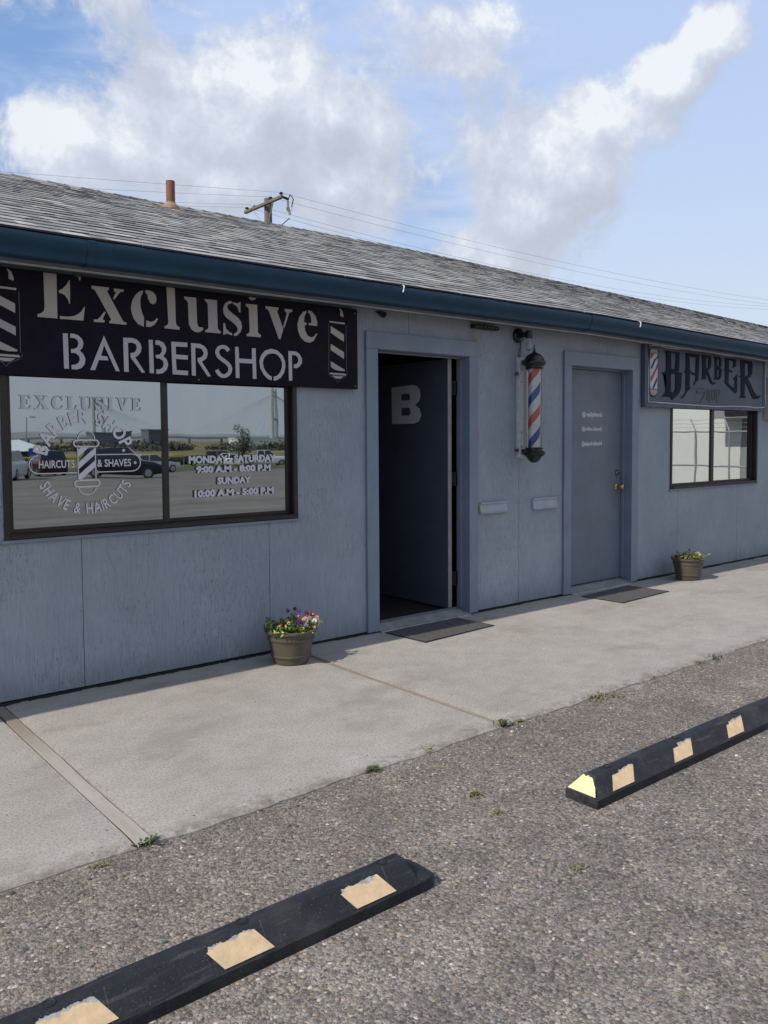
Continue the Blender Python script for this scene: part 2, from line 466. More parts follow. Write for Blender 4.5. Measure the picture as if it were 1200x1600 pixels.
def f_mat(t, p):
    o = t.obj()
    w = t.node('ShaderNodeTexWave'); w.wave_type = 'BANDS'; w.bands_direction = 'DIAGONAL'
    w.inputs['Scale'].default_value = 26; w.inputs['Distortion'].default_value = 5; w.inputs['Detail'].default_value = 2
    w.inputs['Detail Scale'].default_value = 1.6
    t.set(w.inputs['Vector'], o)
    n = t.noise(o, 90, 3, .7)
    c = t.ramp(t.math('ADD', t.math('MULTIPLY', w.outputs['Fac'], .4), t.math('MULTIPLY', n, .6)), [(.25, (.052, .048, .049)), (.75, (.165, .155, .155))])
    t.set(p.inputs['Base Color'], c)
    t.set(p.inputs['Normal'], t.bump(t.math('ADD', t.math('MULTIPLY', w.outputs['Fac'], .6), t.math('MULTIPLY', n, .7)), .9, .006))
M['mat'] = mat('doormat_pile', rough=.9, spec=.2, fn=f_mat)
def f_joint(t, p):
    o = t.obj(); y = t.node('ShaderNodeSeparateXYZ', i_Vector=o).outputs[1]
    n = t.noise(t.mapping(o, (20, 4, 1)), 1., 5, .6)
    c = t.ramp(n, [(.3, (.31, .285, .255)), (.7, (.41, .38, .345))])
    c = t.mix(t.math('MULTIPLY', t.smooth(t.math('ADD', y, t.math('MULTIPLY', n, .5)), -.75, .0), .7), c, (.19, .14, .095))
    t.set(p.inputs['Base Color'], c)
M['wood_strip'] = mat('joint_board', rough=.85, fn=f_paint((.27, .225, .17), (.12, .10, .075)))
M['wood_strip_grey'] = mat('joint_filler', rough=.85, fn=f_joint)
M['rust'] = mat('rusty_pipe', rough=.75, fn=f_paint((.23, .095, .062), (.10, .05, .04)))
M['rust_light'] = mat('rusty_flashing', rough=.75, fn=f_paint((.33, .22, .145), (.2, .12, .08)))
def f_wood(t, p):
    o = t.obj()
    g = t.noise(t.mapping(o, (30, 30, 1.5)), 1., 5)
    t.set(p.inputs['Base Color'], t.ramp(g, [(.3, (.10, .08, .065)), (.7, (.21, .175, .145))]))
M['pole'] = mat('weathered_pole_wood', rough=.9, fn=f_wood)
M['ceramic'] = pm('dark_porcelain', (.03, .03, .035), .3, .2, 20)
M['ceramic_w'] = pm('white_porcelain', (.7, .7, .68), .3, .1, 20)
M['wire'] = pm('grey_wire', (.26, .28, .31), .6, .1, 3)
M['cord'] = pm('yellow_cord', (.45, .26, .035), .5, .15, 40)
M['gravel'] = mat('loose_stone', rough=.85, spec=.3, fn=lambda t, p: t.set(p.inputs['Base Color'], t.ramp(t.node('ShaderNodeNewGeometry').outputs['Random Per Island'],
    [(0., (.07, .065, .062)), (.35, (.16, .148, .138)), (.72, (.24, .22, .20)), (.9, (.30, .24, .16)), (.97, (.46, .40, .32)), (1., (.66, .63, .58))])))
M['sign2'] = pm('grey_sign_board', (.078, .10, .145), .55, .18, 4)
M['sign2_letter'] = pm('blue_black_letter', (.010, .017, .031), .65, .25, 6, spec=.12)
M['sign2_shop'] = pm('engraved_letter', (.035, .042, .052), .5, .2, 8)
M['rope'] = pm('rope_light_tube', (.46, .47, .52), .35, .1, 12)
M['red'] = pm('red_stripe', (.32, .03, .05), .5, .15, 12)
M['blue'] = pm('navy_stripe', (.015, .02, .05), .5, .15, 12)
M['white'] = pm('white_emblem', (.52, .51, .55), .5, .08, 12)
M['pinkcap'] = pm('emblem_cap', (.36, .30, .29), .5, .1, 12)
def f_pole(t, p):
    o = t.obj(); s = t.node('ShaderNodeSeparateXYZ', i_Vector=o)
    a = t.math('ARCTAN2', s.outputs[1], s.outputs[0])
    f = t.math('SUBTRACT', t.math('DIVIDE', s.outputs[2], .355), t.math('DIVIDE', a, 2*PI))
    f = t.math('FRACT', t.math('ADD', f, 10.235))
    nd = t.ramp(f, [(0., (.86, .85, .81)), (.27, (.70, .09, .055)), (.5, (.86, .85, .81)), (.77, (.022, .075, .36))], 'CONSTANT')
    n = t.noise(o, 14, 4)
    t.set(p.inputs['Base Color'], t.mix(1., nd, t.ramp(n, [(.3, .86), (.7, 1.05)]), 'MULTIPLY'))
M['stripes'] = mat('spiral_stripes', rough=.45, fn=f_pole)
def glassy(name, tint, fac, rough=.02):
    m = bpy.data.materials.new(name); m.use_nodes = True
    t = NT(m.node_tree); m.node_tree.nodes.remove(m.node_tree.nodes['Principled BSDF'])
    out = m.node_tree.nodes['Material Output']
    tr = t.node('ShaderNodeBsdfTransparent', i_Color=col(tint)); gl = t.node('ShaderNodeBsdfGlossy', i_Roughness=rough)
    fr = t.node('ShaderNodeFresnel', i_IOR=1.45)
    sm = t.node('ShaderNodeMixShader'); t.set(sm.inputs[0], t.math('MINIMUM', t.math('MULTIPLY', fr.outputs[0], fac), .8))
    t.l.new(tr.outputs[0], sm.inputs[1]); t.l.new(gl.outputs[0], sm.inputs[2]); t.l.new(sm.outputs[0], out.inputs[0])
    return m
M['clear'] = glassy('clear_tube', (.93, .93, .92), 1.4)
M['bulb'] = mat('bulb_glass', (.55, .56, .58), .12, Transmission_Weight=.55)
M['beige'] = pm('beige_box', (.42, .38, .34), .6, .1, 5)
M['bldg_white'] = pm('white_block_wall', (.82, .84, .80), .8, .05, .8)
M['bldg_shade_grey'] = pm('shaded_grey_wall', (.30, .33, .34), .8, .1, .8)  # shaded side of the white building, its shade put in as grey
M['galv'] = pm('galvanised_steel', (.33, .35, .36), .5, .15, 4, metal=.4)
M['shed_roof'] = pm('white_metal_roof', (.75, .78, .78), .5, .06, .5)
M['shed_wall'] = pm('dark_shed_wall', (.06, .065, .07), .8, .2, .5)
M['dark_bldg'] = pm('dark_far_building', (.13, .15, .18), .8, .2, .02)
M['bridge'] = pm('pale_bridge_concrete', (.42, .44, .46), .8, .08, .02)
M['deck'] = pm('bridge_deck', (.13, .15, .17), .8, .1, .02)
M['hill'] = pm('grey_green_hill_grass', (.23, .25, .25), .95, .15, .002)  # grey-green of the hills themselves
M['tree_leaf'] = mat('tree_leaf', rough=.7, fn=f_leaf((.15, .175, .115)))
M['wood_leaf'] = mat('far_tree_leaf', rough=.8, fn=f_leaf((.055, .066, .052)))
M['car_white'] = pm('white_car_paint', (.70, .71, .72), .25, .03, 1)
M['car_black'] = pm('black_car_paint', (.012, .014, .018), .22, .1, 1)
M['car_grey'] = pm('grey_car_paint', (.11, .12, .135), .3, .1, 1)
M['car_red'] = pm('dark_red_car_paint', (.05, .012, .015), .25, .1, 1)
M['car_silver'] = pm('silver_car_paint', (.52, .55, .58), .3, .05, 1)
M['car_glass'] = mat('car_window_glass', (.012, .014, .016), .06, spec=.8)
M['tyre'] = pm('car_tyre', (.014, .014, .015), .8, .2, 10)
M['rim'] = pm('alloy_rim', (.40, .41, .42), .35, .1, 8, metal=.8)
M['lamp_red'] = pm('red_tail_lamp', (.35, .015, .015), .3, .1, 10)
M['lamp_white'] = pm('clear_head_lamp', (.7, .72, .74), .2, .05, 10)
M['yellow_rail'] = pm('yellow_rail_cap', (.70, .45, .04), .6, .1, 2)
M['grass'] = pm('mown_grass', (.075, .095, .035), .95, .3, .4)
M['blue_sign'] = pm('blue_parking_sign', (.03, .10, .45), .5, .1, 5)
M['fence_mesh'] = None
